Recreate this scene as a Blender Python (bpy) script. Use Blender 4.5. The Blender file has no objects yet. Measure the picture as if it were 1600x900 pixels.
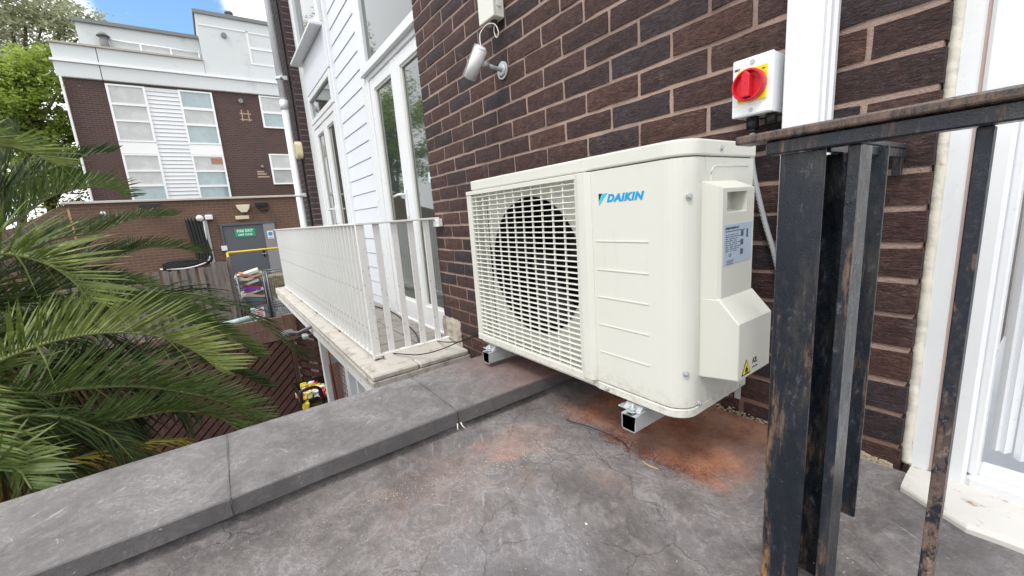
import bpy, bmesh, math, random
from mathutils import Vector, Matrix, noise
R = random.Random(7)
PI = math.pi
C = bpy.context.scene.collection
sc = bpy.context.scene

# ------------------------------------------------------------------ camera
F_PX, YAW, PIT, ROL = 631.7, 0.95540, 0.18476, -0.07335
CAM = Vector((2.4217, -1.1429, 0.6397))
_f = Vector((-math.sin(YAW)*math.cos(PIT), math.cos(YAW)*math.cos(PIT), -math.sin(PIT)))
_r0 = Vector((math.cos(YAW), math.sin(YAW), 0)); _u0 = _r0.cross(_f)
_r = _r0*math.cos(ROL)+_u0*math.sin(ROL); _u = _u0*math.cos(ROL)-_r0*math.sin(ROL)
cd = bpy.data.cameras.new('camera'); cam = bpy.data.objects.new('camera', cd); C.objects.link(cam)
cd.sensor_width = 36; cd.lens = 36*F_PX/1600; cd.clip_start = .02; cd.clip_end = 2000
M = Matrix((( _r.x,_u.x,-_f.x,CAM.x),(_r.y,_u.y,-_f.y,CAM.y),(_r.z,_u.z,-_f.z,CAM.z),(0,0,0,1)))
cam.matrix_world = M; sc.camera = cam
def ray(u, v): return _f + _r*((u-800)/F_PX) + _u*((450-v)/F_PX)
def at(u, v, ax, val):
    """point of the plane axis=val that is seen at (u, v): used to measure the place"""
    d = ray(u, v); return CAM + d*((val-CAM[ax])/d[ax])
def far(u, v, r): return CAM + ray(u, v).normalized()*r

# ------------------------------------------------------------------ world, sun, exposure
SUN_EL, SUN_AZ = 56, 158
w = bpy.data.worlds.new('World'); sc.world = w; w.use_nodes = True
nt = w.node_tree; N = nt.nodes; Lk = nt.links; N.clear()
out = N.new('ShaderNodeOutputWorld'); bg = N.new('ShaderNodeBackground'); bg.inputs[1].default_value = .14
sky = N.new('ShaderNodeTexSky'); sky.sky_type = 'NISHITA'; sky.sun_disc = False
sky.sun_elevation = math.radians(SUN_EL); sky.sun_rotation = math.radians(SUN_AZ); sky.dust_density = .6; sky.ozone_density = 2
tc = N.new('ShaderNodeTexCoord')
mp = N.new('ShaderNodeMapping'); mp.inputs['Scale'].default_value = (1, 1, 1.7); mp.inputs['Location'].default_value = (3.1, 1.2, .4)
nz = N.new('ShaderNodeTexNoise'); nz.inputs['Scale'].default_value = 2.2; nz.inputs['Detail'].default_value = 9; nz.inputs['Roughness'].default_value = .6
Lk.new(tc.outputs['Generated'], mp.inputs['Vector']); Lk.new(mp.outputs[0], nz.inputs['Vector'])
d0 = ray(262, 22).normalized()
dot = N.new('ShaderNodeVectorMath'); dot.operation = 'DISTANCE'; dot.inputs[1].default_value = d0
Lk.new(tc.outputs['Generated'], dot.inputs[0])
gap = N.new('ShaderNodeMapRange'); gap.inputs[1].default_value = .04; gap.inputs[2].default_value = .17; gap.inputs[3].default_value = -.34; gap.inputs[4].default_value = .16
Lk.new(dot.outputs['Value'], gap.inputs[0])
add = N.new('ShaderNodeMath'); Lk.new(nz.outputs[0], add.inputs[0]); Lk.new(gap.outputs[0], add.inputs[1])
cr = N.new('ShaderNodeMapRange'); cr.inputs[1].default_value = .38; cr.inputs[2].default_value = .52; cr.interpolation_type = 'SMOOTHSTEP'
Lk.new(add.outputs[0], cr.inputs[0])
mx = N.new('ShaderNodeMix'); mx.data_type = 'RGBA'
Lk.new(cr.outputs[0], mx.inputs['Factor'])
bl = N.new('ShaderNodeMix'); bl.data_type = 'RGBA'; bl.blend_type = 'MULTIPLY'; bl.inputs['Factor'].default_value = 1; bl.inputs[7].default_value = (.95, 1.12, 1.2, 1)
Lk.new(sky.outputs[0], bl.inputs[6]); Lk.new(bl.outputs[2], mx.inputs[6]); mx.inputs[7].default_value = (7.6, 7.7, 7.9, 1)
Lk.new(mx.outputs[2], bg.inputs[0]); Lk.new(bg.outputs[0], out.inputs[0])
sd = bpy.data.lights.new('sun', 'SUN'); sd.energy = 1.1; sd.angle = math.radians(14); sd.color = (1, .96, .9)
so = bpy.data.objects.new('sun', sd); C.objects.link(so)
sv = Vector((math.sin(math.radians(SUN_AZ))*math.cos(math.radians(SUN_EL)), math.cos(math.radians(SUN_AZ))*math.cos(math.radians(SUN_EL)), math.sin(math.radians(SUN_EL))))
so.rotation_euler = sv.to_track_quat('Z', 'Y').to_euler()
sc.view_settings.view_transform = 'Standard'; sc.view_settings.look = 'None'
sc.view_settings.exposure = .70; sc.view_settings.gamma = 1
sc.render.engine = 'CYCLES'; sc.cycles.max_bounces = 8; sc.cycles.transparent_max_bounces = 12

# ------------------------------------------------------------------ materials
class G:
    """small node graph helper"""
    def __init__(s, name):
        s.m = bpy.data.materials.new(name); s.m.use_nodes = True; s.t = s.m.node_tree; s.n = s.t.nodes; s.l = s.t.links
        s.b = s.n['Principled BSDF']; s.co = s.n.new('ShaderNodeTexCoord'); s.v = s.co.outputs['Object']
    def set(s, sock, val):
        if isinstance(val, (int, float)): sock.default_value = val
        elif isinstance(val, tuple): sock.default_value = val if len(val) != 3 or sock.type != 'RGBA' else val+(1,)
        else: s.l.new(val, sock)
    def math(s, op, a, b=0., c=None, clamp=False):
        n = s.n.new('ShaderNodeMath'); n.operation = op; n.use_clamp = clamp; s.set(n.inputs[0], a); s.set(n.inputs[1], b)
        if c is not None: s.set(n.inputs[2], c)
        return n.outputs[0]
    def noise(s, scale, detail=6, rough=.6, vec=None, dist=0., out=0, stretch=None):
        n = s.n.new('ShaderNodeTexNoise'); n.inputs['Scale'].default_value = scale; n.inputs['Detail'].default_value = detail
        n.inputs['Roughness'].default_value = rough; n.inputs['Distortion'].default_value = dist
        v = vec or s.v
        if stretch: v = s.map(v, stretch)
        s.l.new(v, n.inputs['Vector']); return n.outputs[out]
    def map(s, v, scale=(1,1,1), loc=(0,0,0), rot=(0,0,0)):
        n = s.n.new('ShaderNodeMapping'); n.inputs['Scale'].default_value = scale; n.inputs['Location'].default_value = loc; n.inputs['Rotation'].default_value = rot
        s.l.new(v, n.inputs['Vector']); return n.outputs[0]
    def voro(s, scale, feature='F1', vec=None, out=0):
        n = s.n.new('ShaderNodeTexVoronoi'); n.feature = feature; n.inputs['Scale'].default_value = scale; s.l.new(vec or s.v, n.inputs['Vector']); return n.outputs[out]
    def ramp(s, f, a, b, smooth=True, lo=0., hi=1.):
        n = s.n.new('ShaderNodeMapRange'); n.interpolation_type = 'SMOOTHSTEP' if smooth else 'LINEAR'
        s.l.new(f, n.inputs[0]); n.inputs[1].default_value = a; n.inputs[2].default_value = b; n.inputs[3].default_value = lo; n.inputs[4].default_value = hi
        return n.outputs[0]
    def mix(s, f, a, b, mode='MIX'):
        n = s.n.new('ShaderNodeMix'); n.data_type = 'RGBA'; n.blend_type = mode; s.set(n.inputs[0], f); s.set(n.inputs[6], a); s.set(n.inputs[7], b); return n.outputs[2]
    def rnd(s): 
        n = s.n.new('ShaderNodeObjectInfo'); return n.outputs['Random']
    def randvec(s):
        """object coordinates shifted by the object's own random number, so shared meshes do not repeat"""
        n = s.n.new('ShaderNodeVectorMath'); n.operation = 'ADD'; c = s.n.new('ShaderNodeCombineXYZ'); r = s.math('MULTIPLY', s.rnd(), 37.)
        for i in range(3): s.l.new(r, c.inputs[i])
        s.l.new(s.v, n.inputs[0]); s.l.new(c.outputs[0], n.inputs[1]); s.v = n.outputs[0]; return s.v
    def sep(s, v=None):
        n = s.n.new('ShaderNodeSeparateXYZ'); s.l.new(v or s.v, n.inputs[0]); return n.outputs
    def bump(s, h, strength=.3, dist=.01, prev=None):
        n = s.n.new('ShaderNodeBump'); n.inputs['Strength'].default_value = strength; n.inputs['Distance'].default_value = dist
        s.l.new(h, n.inputs['Height']); 
        if prev: s.l.new(prev, n.inputs['Normal'])
        return n.outputs[0]
    def done(s, col, rough=.6, normal=None, metal=0., spec=.5):
        s.set(s.b.inputs['Base Color'], col); s.set(s.b.inputs['Roughness'], rough); s.set(s.b.inputs['Metallic'], metal)
        s.b.inputs['Specular IOR Level'].default_value = spec
        if normal: s.l.new(normal, s.b.inputs['Normal'])
        return s.m
def plain(name, col, rough=.5, var=.12, scale=9., bump=.05, metal=0., spec=.5, dirt=None, dscale=5., bscale=60., damt=(.55, .75)):
    g = G(name); n = g.noise(scale); n2 = g.noise(scale*7, 4)
    a = tuple(c*(1-var) for c in col); b = tuple(min(1, c*(1+var)) for c in col)
    c = g.mix(n, a, b)
    if dirt: c = g.mix(g.math('MULTIPLY', g.ramp(g.noise(dscale, 9, .7), *damt), g.ramp(n2, .3, .6)), c, dirt)
    return g.done(c, g.ramp(n2, .2, .8, lo=max(.02, rough-.08), hi=min(1, rough+.1)), g.bump(g.noise(bscale, 3), bump, .003), metal, spec)

def m_brick(name, cols, mul=1.):
    g = G(name); r = g.rnd(); g.randvec()
    cr_ = g.n.new('ShaderNodeValToRGB'); cr_.color_ramp.interpolation = 'CONSTANT'; e = cr_.color_ramp.elements
    e[0].position = 0; e[0].color = cols[0]+(1,)
    e[1].position = 1/len(cols); e[1].color = cols[1]+(1,)
    for i in range(2, len(cols)): x = e.new(i/len(cols)); x.color = cols[i]+(1,)
    g.l.new(r, cr_.inputs[0])
    fine = g.noise(260, 4, .7); mid = g.noise(45, 6, .65, dist=.6); big = g.noise(14, 4)
    # drag-faced relief: torn horizontal ripples
    rip = g.voro(85, 'DISTANCE_TO_EDGE', g.map(g.v, (.45, 1, 1.25)))
    wv = g.noise(70, 5, .7, dist=2.2, stretch=(.35, 1, 1.7))
    crack = g.ramp(wv, .36, .5)
    c = g.mix(g.ramp(mid, .3, .7), g.mix(.6, cr_.outputs[0], (.02, .012, .012)), cr_.outputs[0])
    c = g.mix(g.ramp(wv, .5, .75), c, g.mix(.25, cr_.outputs[0], (.17, .125, .115)))
    c = g.mix(g.math('MULTIPLY', g.math('SUBTRACT', 1., crack), .6), c, (.014, .01, .011))
    c = g.mix(g.math('MULTIPLY', g.ramp(fine, .60, .70), .5), c, (.33, .26, .24)); c = g.mix(g.math('MULTIPLY', g.ramp(g.noise(9, 8, .8, vec=g.map(g.v, loc=(7,7,7))), .56, .68), .45), c, (.27, .19, .165))
    c = g.mix(g.math('MULTIPLY', g.ramp(big, .62, .8), .35), c, (.2, .09, .07))
    h = g.math('ADD', g.math('MULTIPLY', wv, 1.4), g.math('ADD', g.math('MULTIPLY', g.ramp(rip, 0, .12), .15), g.math('MULTIPLY', fine, .3)))
    return g.done(c, .72, g.bump(h, 1., .010), spec=.35)
BRK = [(.132,.070,.062), (.104,.056,.052), (.150,.080,.066), (.086,.060,.068), (.125,.063,.056), (.142,.075,.060), (.096,.055,.054), (.165,.080,.063), (.076,.053,.060)]
MB_ = m_brick('dark_brick', BRK)
def m_mortar(name, col):
    g = G(name); n = g.noise(30, 8, .7); f = g.noise(220, 4)
    c = g.mix(n, tuple(x*.72 for x in col), tuple(x*1.2 for x in col))
    c = g.mix(g.ramp(g.noise(3.2, 3), .45, .7), c, tuple(x*.6 for x in col))
    z = g.sep()[2]
    c = g.mix(g.math('MULTIPLY', g.ramp(z, .28, .05), .7), c, (.16, .075, .05))
    return g.done(c, .95, g.bump(g.math('ADD', n, f), .7, .006))
M_MORT = m_mortar('pink_mortar', (.40, .285, .24))
def m_farbrick(name, c1, c2, mort, scale=1.):
    g = G(name); s = g.sep(); cx = g.n.new('ShaderNodeCombineXYZ'); g.l.new(s[1], cx.inputs[0]); g.l.new(s[2], cx.inputs[1])
    b = g.n.new('ShaderNodeTexBrick'); b.inputs['Scale'].default_value = 1; b.inputs['Brick Width'].default_value = .225; b.inputs['Row Height'].default_value = .075
    b.inputs['Mortar Size'].default_value = .008; b.inputs['Mortar Smooth'].default_value = .2; b.inputs['Bias'].default_value = 0
    b.inputs['Color1'].default_value = c1+(1,); b.inputs['Color2'].default_value = c2+(1,); b.inputs['Mortar'].default_value = mort+(1,)
    g.l.new(cx.outputs[0], b.inputs['Vector'])
    c = g.mix(g.ramp(g.noise(.7, 6), .35, .7, hi=.5), b.outputs[0], c2)
    c = g.mix(g.ramp(g.noise(2.3, 8, .7), .62, .75, hi=.35), c, tuple(min(1, x*2.4) for x in c1))
    return g.done(c, .9, g.bump(b.outputs['Fac'], -.5, .01))
M_FARB = m_farbrick('far_dark_brick', (.056,.034,.031), (.080,.047,.042), (.13,.095,.085))
M_ANNB = m_farbrick('far_brown_brick', (.125,.072,.052), (.155,.090,.064), (.21,.145,.11))

def m_roof():
    g = G('roof_membrane'); P = g.sep(); x, y = P[0], P[1]
    n1 = g.noise(3.2, 8, .65, dist=.8); n2 = g.noise(16, 8, .7, dist=.5); n3 = g.noise(130, 5, .7)
    c = g.mix(g.ramp(n1, .3, .7), (.100,.090,.088), (.215,.192,.186))
    c = g.mix(g.ramp(n2, .48, .70, hi=.6), c, (.29,.265,.258))
    c = g.mix(g.ramp(g.noise(2.1, 5, .6, vec=g.map(g.v, loc=(5,2,0))), .52, .70, hi=.45), c, (.20,.20,.225))
    sw = g.noise(7, 9, .72, dist=3.2); c = g.mix(g.math('MULTIPLY', g.ramp(g.math('ABSOLUTE', g.math('SUBTRACT', sw, .5)), .035, .0), g.ramp(n1, .42, .6, hi=.55)), c, (.36,.35,.37))
    c = g.mix(g.ramp(g.noise(48, 9, .8), .45, .75, hi=.5), c, (.30,.29,.30)); c = g.mix(g.ramp(g.noise(38, 9, .8, vec=g.map(g.v, loc=(4,4,4))), .52, .72, hi=.55), c, (.055,.052,.055))
    # scuffs: stretched light strokes in two directions
    for rot, loc, a in ((.5, 1., .57), (-.7, 7., .6), (1.9, 3., .62)):
        s_ = g.noise(9, 9, .75, vec=g.map(g.map(g.v, rot=(0,0,rot), loc=(loc,0,0)), (1,7,1)), dist=.4)
        m = g.math('MULTIPLY', g.ramp(s_, a, a+.1), g.ramp(g.noise(2.6, 4, vec=g.map(g.v, loc=(loc,loc,0))), .45, .65))
        c = g.mix(g.math('MULTIPLY', m, .62), c, (.48,.47,.49))
    # hairline cracks
    ck = g.voro(5.5, 'DISTANCE_TO_EDGE', g.mix(.09, g.v, g.noise(9, 5, out=1)))
    ckm = g.math('MULTIPLY', g.ramp(ck, .0035, .0008), g.ramp(g.noise(2.3, 3, vec=g.map(g.v, loc=(9,1,0))), .5, .58))
    c = g.mix(g.math('MULTIPLY', ckm, .22), c, (.05,.046,.048))
    # brick dust washed off the wall: strip along the wall, drifting away from it
    nd = g.noise(7, 7, .7, dist=.6); nn = g.math('MULTIPLY', g.math('SUBTRACT', nd, .5), .16)
    yy = g.math('ADD', y, nn)
    strip = g.math('MULTIPLY', g.ramp(yy, -.345, -.29), g.math('MULTIPLY', g.ramp(g.math('ADD', x, nn), 1.45, 1.58), g.ramp(g.math('ADD', x, g.math('ADD', nn, g.math('MULTIPLY', y, -.1))), 2.10, 1.98)))
    dust = g.mix(g.ramp(g.noise(11, 7, .7), .35, .7), (.26,.105,.065), (.54,.265,.165))
    wet = g.ramp(g.noise(5, 4, .5, vec=g.map(g.v, loc=(2,3,0))), .42, .62)
    c = g.mix(g.math('MULTIPLY', strip, g.ramp(wet, 0, 1, lo=.96, hi=.6)), c, dust)
    # faint peach smears out on the roof
    for (cx, cy, rx, ry, am) in ((1.57,-.58,.07,.10,.34), (1.66,-.62,.07,.03,.2), (1.80,-.47,.07,.03,.14), (1.58,-.80,.1,.14,.12)):
        dx = g.math('DIVIDE', g.math('SUBTRACT', x, cx), rx); dy = g.math('DIVIDE', g.math('SUBTRACT', y, cy), ry)
        d = g.math('ADD', g.math('SQRT', g.math('ADD', g.math('MULTIPLY', dx, dx), g.math('MULTIPLY', dy, dy))), g.math('MULTIPLY', g.math('SUBTRACT', nd, .5), 5.))
        c = g.mix(g.math('MULTIPLY', g.ramp(d, 1.5, .2), am), c, (.47,.27,.20))
    # pale grit specks
    sp = g.math('MULTIPLY', g.ramp(g.noise(170, 2, .5), .69, .74), g.ramp(nd, .42, .6))
    c = g.mix(g.math('MULTIPLY', sp, .8), c, (.55,.48,.43))
    h = g.math('ADD', g.math('MULTIPLY', n2, .5), g.math('ADD', g.math('MULTIPLY', n3, .3), g.math('MULTIPLY', ckm, -.8)))
    return g.done(c, g.ramp(n2, .3, .8, lo=.5, hi=.68), g.bump(h, .8, .010), spec=.4)
M_ROOF = m_roof()
def m_coping():
    g = G('painted_coping'); P = g.sep(); x, y, z = P[0], P[1], P[2]
    n1 = g.noise(5, 8, .65, dist=.6); n2 = g.noise(24, 8, .7, dist=.5); n3 = g.noise(150, 5, .7)
    c = g.mix(g.ramp(n1, .3, .7), (.125,.116,.115), (.215,.200,.197))
    c = g.mix(g.ramp(n2, .52, .75, hi=.5), c, (.29,.285,.29))
    c = g.mix(g.ramp(g.noise(60, 9, .8), .45, .75, hi=.5), c, (.31,.30,.31)); c = g.mix(g.ramp(g.noise(44, 9, .8, vec=g.map(g.v, loc=(4,4,4))), .52, .72, hi=.5), c, (.06,.057,.06))
    sw = g.noise(10, 9, .72, dist=2.6); c = g.mix(g.math('MULTIPLY', g.ramp(g.math('ABSOLUTE', g.math('SUBTRACT', sw, .5)), .03, .0), g.ramp(n1, .45, .6, hi=.5)), c, (.40,.39,.41))
    for rot, loc, a in ((.9, 4., .57), (-.4, 1., .6)):
        s_ = g.noise(14, 9, .75, vec=g.map(g.map(g.v, rot=(0,0,rot), loc=(loc,0,0)), (1,4,1)), dist=.9)
        m = g.math('MULTIPLY', g.ramp(s_, a, a+.08), g.ramp(g.noise(3.6, 4, vec=g.map(g.v, loc=(loc,loc,0))), .48, .62))
        c = g.mix(g.math('MULTIPLY', m, .55), c, (.48,.47,.49))
    c = g.mix(g.math('MULTIPLY', g.ramp(g.math('ADD', z, g.math('MULTIPLY', g.math('SUBTRACT', n2, .5), .006)), .0885, .086), .62), c, (.062,.060,.064))     # colour darkens just below the top face
    red = g.math('MULTIPLY', g.ramp(g.math('ADD', y, g.math('MULTIPLY', g.math('SUBTRACT', n1, .5), .35)), -.62, -.25), g.ramp(z, .075, .088))
    c = g.mix(g.math('MULTIPLY', red, .72), c, g.mix(n2, (.17,.085,.07), (.27,.15,.125)))
    sp = g.math('MULTIPLY', g.ramp(g.noise(120, 2, .5), .7, .75), g.ramp(n1, .45, .6))
    c = g.mix(g.math('MULTIPLY', sp, .7), c, (.6,.57,.55))
    h = g.math('ADD', g.math('MULTIPLY', n2, .8), g.math('MULTIPLY', n3, .3))
    return g.done(c, g.ramp(n2, .3, .8, lo=.42, hi=.62), g.bump(h, .5, .008), spec=.45)
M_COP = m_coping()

def m_black_iron():
    g = G('rusty_black_iron'); st = g.map(g.v, (1,1,.22)); n1 = g.noise(22, 8, .7, vec=st, dist=.4); n2 = g.noise(95, 7, .75, stretch=(1,1,.4)); n3 = g.noise(420, 3)
    c = g.mix(g.ramp(n1, .35, .68), (.005,.009,.017), (.011,.016,.025))
    c = g.mix(g.ramp(g.noise(17, 6, .7, vec=g.map(g.v, (1,1,.3), (9,4,2))), .5, .66, hi=.7), c, (.055,.052,.047))
    c = g.mix(g.math('MULTIPLY', g.ramp(n2, .56, .66, hi=.8), g.ramp(n1, .4, .6)), c, (.13,.135,.14))
    rn = g.noise(22, 9, .75, vec=g.map(g.v, (1,1,.13), (3,1,6)), dist=.2)
    rust = g.math('MULTIPLY', g.ramp(rn, .53, .60), g.ramp(n2, .34, .5))
    c = g.mix(g.ramp(g.noise(200, 4, .7), .68, .74, hi=.6), c, (.30,.31,.32))
    z = g.sep()[2]
    top = g.ramp(z, .7125, .7145)
    rust = g.math('MAXIMUM', rust, g.math('MULTIPLY', top, g.ramp(n2, .3, .5, hi=.85)))
    c = g.mix(rust, c, g.mix(g.ramp(n2, .35, .7), (.06,.042,.034), (.19,.12,.085)))
    c = g.mix(g.math('MULTIPLY', g.ramp(rn, .60, .70), g.math('SUBTRACT', 1., top)), c, (.34,.19,.07))
    c = g.mix(g.math('MULTIPLY', top, g.ramp(g.noise(34, 6, .7), .6, .68, hi=.8)), c, (.17,.055,.04))
    return g.done(c, g.ramp(n2, .3, .7, lo=.18, hi=.45), g.bump(g.math('ADD', g.math('MULTIPLY', n2, .4), g.math('ADD', n3, rust)), .22, .0025), spec=.6)
M_IRON = m_black_iron()
def m_iron_worn():
    g = G('worn_rusty_iron'); n1 = g.noise(48, 8, .75, vec=g.map(g.v, (1,1,.6))); n2 = g.noise(150, 7, .75, stretch=(1,1,.6)); n3 = g.noise(500, 3)
    z = g.sep()[2]; low = g.ramp(g.math('ADD', z, g.math('MULTIPLY', g.math('SUBTRACT', n1, .5), .5)), .50, .15)
    c = g.mix(g.ramp(n2, .45, .7), (.008,.012,.022), (.035,.036,.042))
    c = g.mix(g.math('MULTIPLY', low, g.ramp(n1, .44, .54)), c, (.17,.115,.09))
    c = g.mix(g.math('MULTIPLY', low, g.ramp(n2, .56, .64, hi=.8)), c, (.33,.25,.20))
    c = g.mix(g.ramp(g.noise(70, 5, .6, vec=g.map(g.v, (1,1,.3), (2,2,2))), .63, .68, hi=.7), c, (.16,.10,.075))
    return g.done(c, .45, g.bump(g.math('ADD', n2, n3), .25, .002))
M_IRONW = m_iron_worn()

def m_cream():
    g = G('cream_enamel'); n = g.noise(6, 5)
    z = g.sep()[2]; c = g.mix(n, (.655,.66,.595), (.715,.72,.655)); c = g.mix(g.ramp(g.noise(14, 8, .75), .62, .72, hi=.22), c, (.42,.38,.32))
    st_ = g.noise(30, 8, .7, vec=g.map(g.v, (1,1,.08))); c = g.mix(g.math('MULTIPLY', g.ramp(st_, .54, .7), g.ramp(g.noise(5, 4, vec=g.map(g.v, loc=(3,1,2))), .45, .7, hi=.28)), c, (.40,.38,.33))
    c = g.mix(g.math('MULTIPLY', g.ramp(g.math('ADD', z, g.math('MULTIPLY', g.math('SUBTRACT', n, .5), .08)), .235, .17), g.ramp(g.noise(60, 6, .75), .42, .66, hi=.4)), c, (.34,.24,.18))
    return g.done(c, g.ramp(g.noise(30, 4), .2, .8, lo=.3, hi=.42), g.bump(g.noise(190, 3), .05, .002), spec=.5)
M_CREAM = m_cream()
M_GRILLE = plain('cream_plastic', (.73,.73,.67), .45, .03, 5, .02)
M_WHITE = plain('white_upvc', (.80,.82,.84), .32, .03, 4, .02, dirt=(.5,.5,.5), dscale=7, damt=(.62,.8))
M_WHITEP = plain('white_paint_chipped', (.84,.84,.82), .5, .05, 8, .3, dirt=(.33,.26,.20), dscale=30, damt=(.57,.66))
M_CLAD = plain('white_cladding', (.76,.79,.85), .42, .03, 3, .03, dirt=(.5,.52,.5), dscale=3, damt=(.62,.85))
M_FOAM = plain('old_sealant', (.72,.69,.60), .85, .10, 40, .5, dirt=(.42,.36,.27), dscale=18, damt=(.54,.7), bscale=120)
M_SLAB = plain('weathered_slab', (.56,.53,.48), .85, .16, 6, .6, dirt=(.27,.24,.20), dscale=11, damt=(.5,.68), bscale=90)
M_SLABT = plain('balcony_floor_slabs', (.34,.315,.28), .85, .18, 5, .4, dirt=(.15,.14,.13), dscale=5, damt=(.45,.65))
M_RENDER = plain('rough_render', (.47,.42,.36), .95, .25, 12, 1., dirt=(.23,.2,.17), dscale=18, damt=(.45,.6), bscale=35)
M_GALV = plain('galvanised_steel', (.46,.49,.50), .42, .3, 40, .2, metal=.3)
M_DARK = plain('black_void', (.006,.006,.007), .8, .1)
M_DPLAST = plain('black_plastic', (.012,.012,.013), .45, .1)
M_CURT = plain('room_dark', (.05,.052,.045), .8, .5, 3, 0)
M_RED = plain('red_plastic', (.62,.012,.03), .3, .04, 10, .02)
M_YEL = plain('yellow_plate', (.88,.66,.01), .4, .03, 10, .02)
M_CYAN = plain('logo_blue', (0.0,.33,.66), .4, 0, 5, 0); M_LBLUE = plain('logo_light_blue', (.03,.55,.75), .4, 0, 5, 0); M_INK = plain('black_ink', (.01,.01,.012), .5, 0, 5, 0)
M_LABEL = plain('blue_grey_label', (.46,.56,.68), .35, .02, 5, 0)
M_INKL = plain('label_print', (.08,.10,.14), .5, .2, 5, 0)
M_CAB = None
def m_braid():
    g = G('steel_braid'); v = g.sep()
    w1 = g.n.new('ShaderNodeTexWave'); w1.inputs['Scale'].default_value = 95; w1.bands_direction = 'DIAGONAL'; g.l.new(g.v, w1.inputs['Vector'])
    c = g.mix(w1.outputs[0], (.42,.46,.50), (.78,.82,.85)); return g.done(c, .35, g.bump(w1.outputs[0], .5, .002), .15)
M_CAB = m_braid()
def m_glass(name, tint, rough=.03):
    g = G(name); n = g.noise(2.5, 3)
    c = g.mix(g.ramp(n, .35, .65), tuple(x*.85 for x in tint), tint)
    g.done(c, rough, g.bump(g.noise(1.2, 2), .02, .02), spec=1.); g.b.inputs['Coat Weight'].default_value = .6; g.b.inputs['Coat Roughness'].default_value = .02
    return g.m
M_GLASS = m_glass('dark_window_glass', (.045,.06,.055))
M_GLASSF = m_glass('far_window_curtained', (.46,.48,.47), .08)
M_GLASSB = m_glass('far_window_blueish', (.30,.40,.42), .05)
M_FRW = plain('far_white_frame', (.80,.81,.82), .5, .03)
M_STUCCO = plain('far_white_render', (.62,.65,.66), .8, .07, .6, .1, dirt=(.42,.43,.42), dscale=1.2, damt=(.5,.8))
M_STUCCOD = plain('far_grey_fascia', (.20,.21,.21), .7, .1, 1)
M_CLADF = plain('far_white_board', (.68,.70,.72), .6, .05, .8, .05)
M_DOORG = plain('grey_steel_door', (.105,.115,.13), .45, .08, 2, .03)
M_DOORL = plain('light_grey_panel', (.27,.27,.28), .5, .08, 2, .03)
M_GREEN = plain('safety_green', (.01,.36,.19), .5, .02, 3, 0); M_SIGNW = plain('sign_white', (.82,.84,.86), .5, .02, 3, 0); M_SBLUE = plain('sign_blue', (.1,.28,.55), .5, .02, 3, 0)
M_YRAIL = plain('yellow_rail_paint', (.78,.52,.02), .45, .1, 3, .02)
def m_wood(name, c1, c2, rough=.85):
    g = G(name); r = g.rnd(); g.randvec()
    gr = g.noise(6, 8, .7, dist=.7, stretch=(6, 6, .7)); n = g.noise(3, 5)
    c = g.mix(g.ramp(gr, .3, .7), c1, c2); c = g.mix(g.math('MULTIPLY', r, .5), c, c1)
    c = g.mix(g.ramp(g.noise(28, 5), .66, .74, hi=.6), c, tuple(x*.4 for x in c1))
    return g.done(c, rough, g.bump(gr, .5, .006))
M_WGREY = m_wood('weathered_grey_wood', (.135,.115,.105), (.29,.26,.235)); M_WBRN = m_wood('red_brown_stained_wood', (.058,.027,.021), (.130,.064,.048))
M_WBRNL = m_wood('faded_brown_wood', (.13,.075,.058), (.25,.155,.12))
def m_leaf(name, c1, c2, yellow=None, trans=.35, scale=3.):
    g = G(name); n = g.noise(scale, 4); f = g.noise(scale*9, 3)
    c = g.mix(g.ramp(n, .3, .7), c1, c2); c = g.mix(g.ramp(f, .5, .75, hi=.6), c, tuple(min(1, x*1.7) for x in c2))
    if yellow: c = g.mix(g.ramp(g.noise(scale*.8, 3, vec=g.map(g.v, loc=(3,3,3))), .6, .72, hi=.6), c, yellow)
    g.done(c, .45, None, spec=.4)
    tr = g.n.new('ShaderNodeBsdfTranslucent'); g.l.new(c, tr.inputs[0]); ms = g.n.new('ShaderNodeMixShader'); ms.inputs[0].default_value = trans
    g.l.new(g.b.outputs[0], ms.inputs[1]); g.l.new(tr.outputs[0], ms.inputs[2]); g.l.new(ms.outputs[0], g.n['Material Output'].inputs[0]); return g.m
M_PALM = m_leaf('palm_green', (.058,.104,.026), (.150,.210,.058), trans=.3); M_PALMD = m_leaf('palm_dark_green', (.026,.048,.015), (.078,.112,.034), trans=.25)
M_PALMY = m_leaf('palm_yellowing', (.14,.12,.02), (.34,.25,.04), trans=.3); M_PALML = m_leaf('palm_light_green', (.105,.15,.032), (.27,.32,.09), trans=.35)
M_RACH = plain('palm_rachis', (.17,.20,.06), .5, .2, 5); M_TRUNK = plain('fibrous_trunk', (.11,.075,.045), .95, .4, 20, 1., bscale=30)
M_LEAF = m_leaf('leaf_bright', (.20,.29,.04), (.42,.52,.12), trans=.5, scale=.8); M_LEAF2 = m_leaf('leaf_pale', (.28,.31,.16), (.50,.52,.36), trans=.55, scale=.6)
M_BARK = plain('bark', (.10,.08,.06), .9, .3, 6, .8)
M_GROUND = plain('yard_concrete', (.055,.048,.042), .95, .25, 1.2, .4, dirt=(.03,.026,.022), dscale=.8, damt=(.45,.65))
M_GRUB = plain('brick_rubble', (.26,.10,.06), .95, .45, 60, .6); M_GRIT = plain('pale_grit', (.5,.42,.36), .9, .3, 60, .4)

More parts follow.
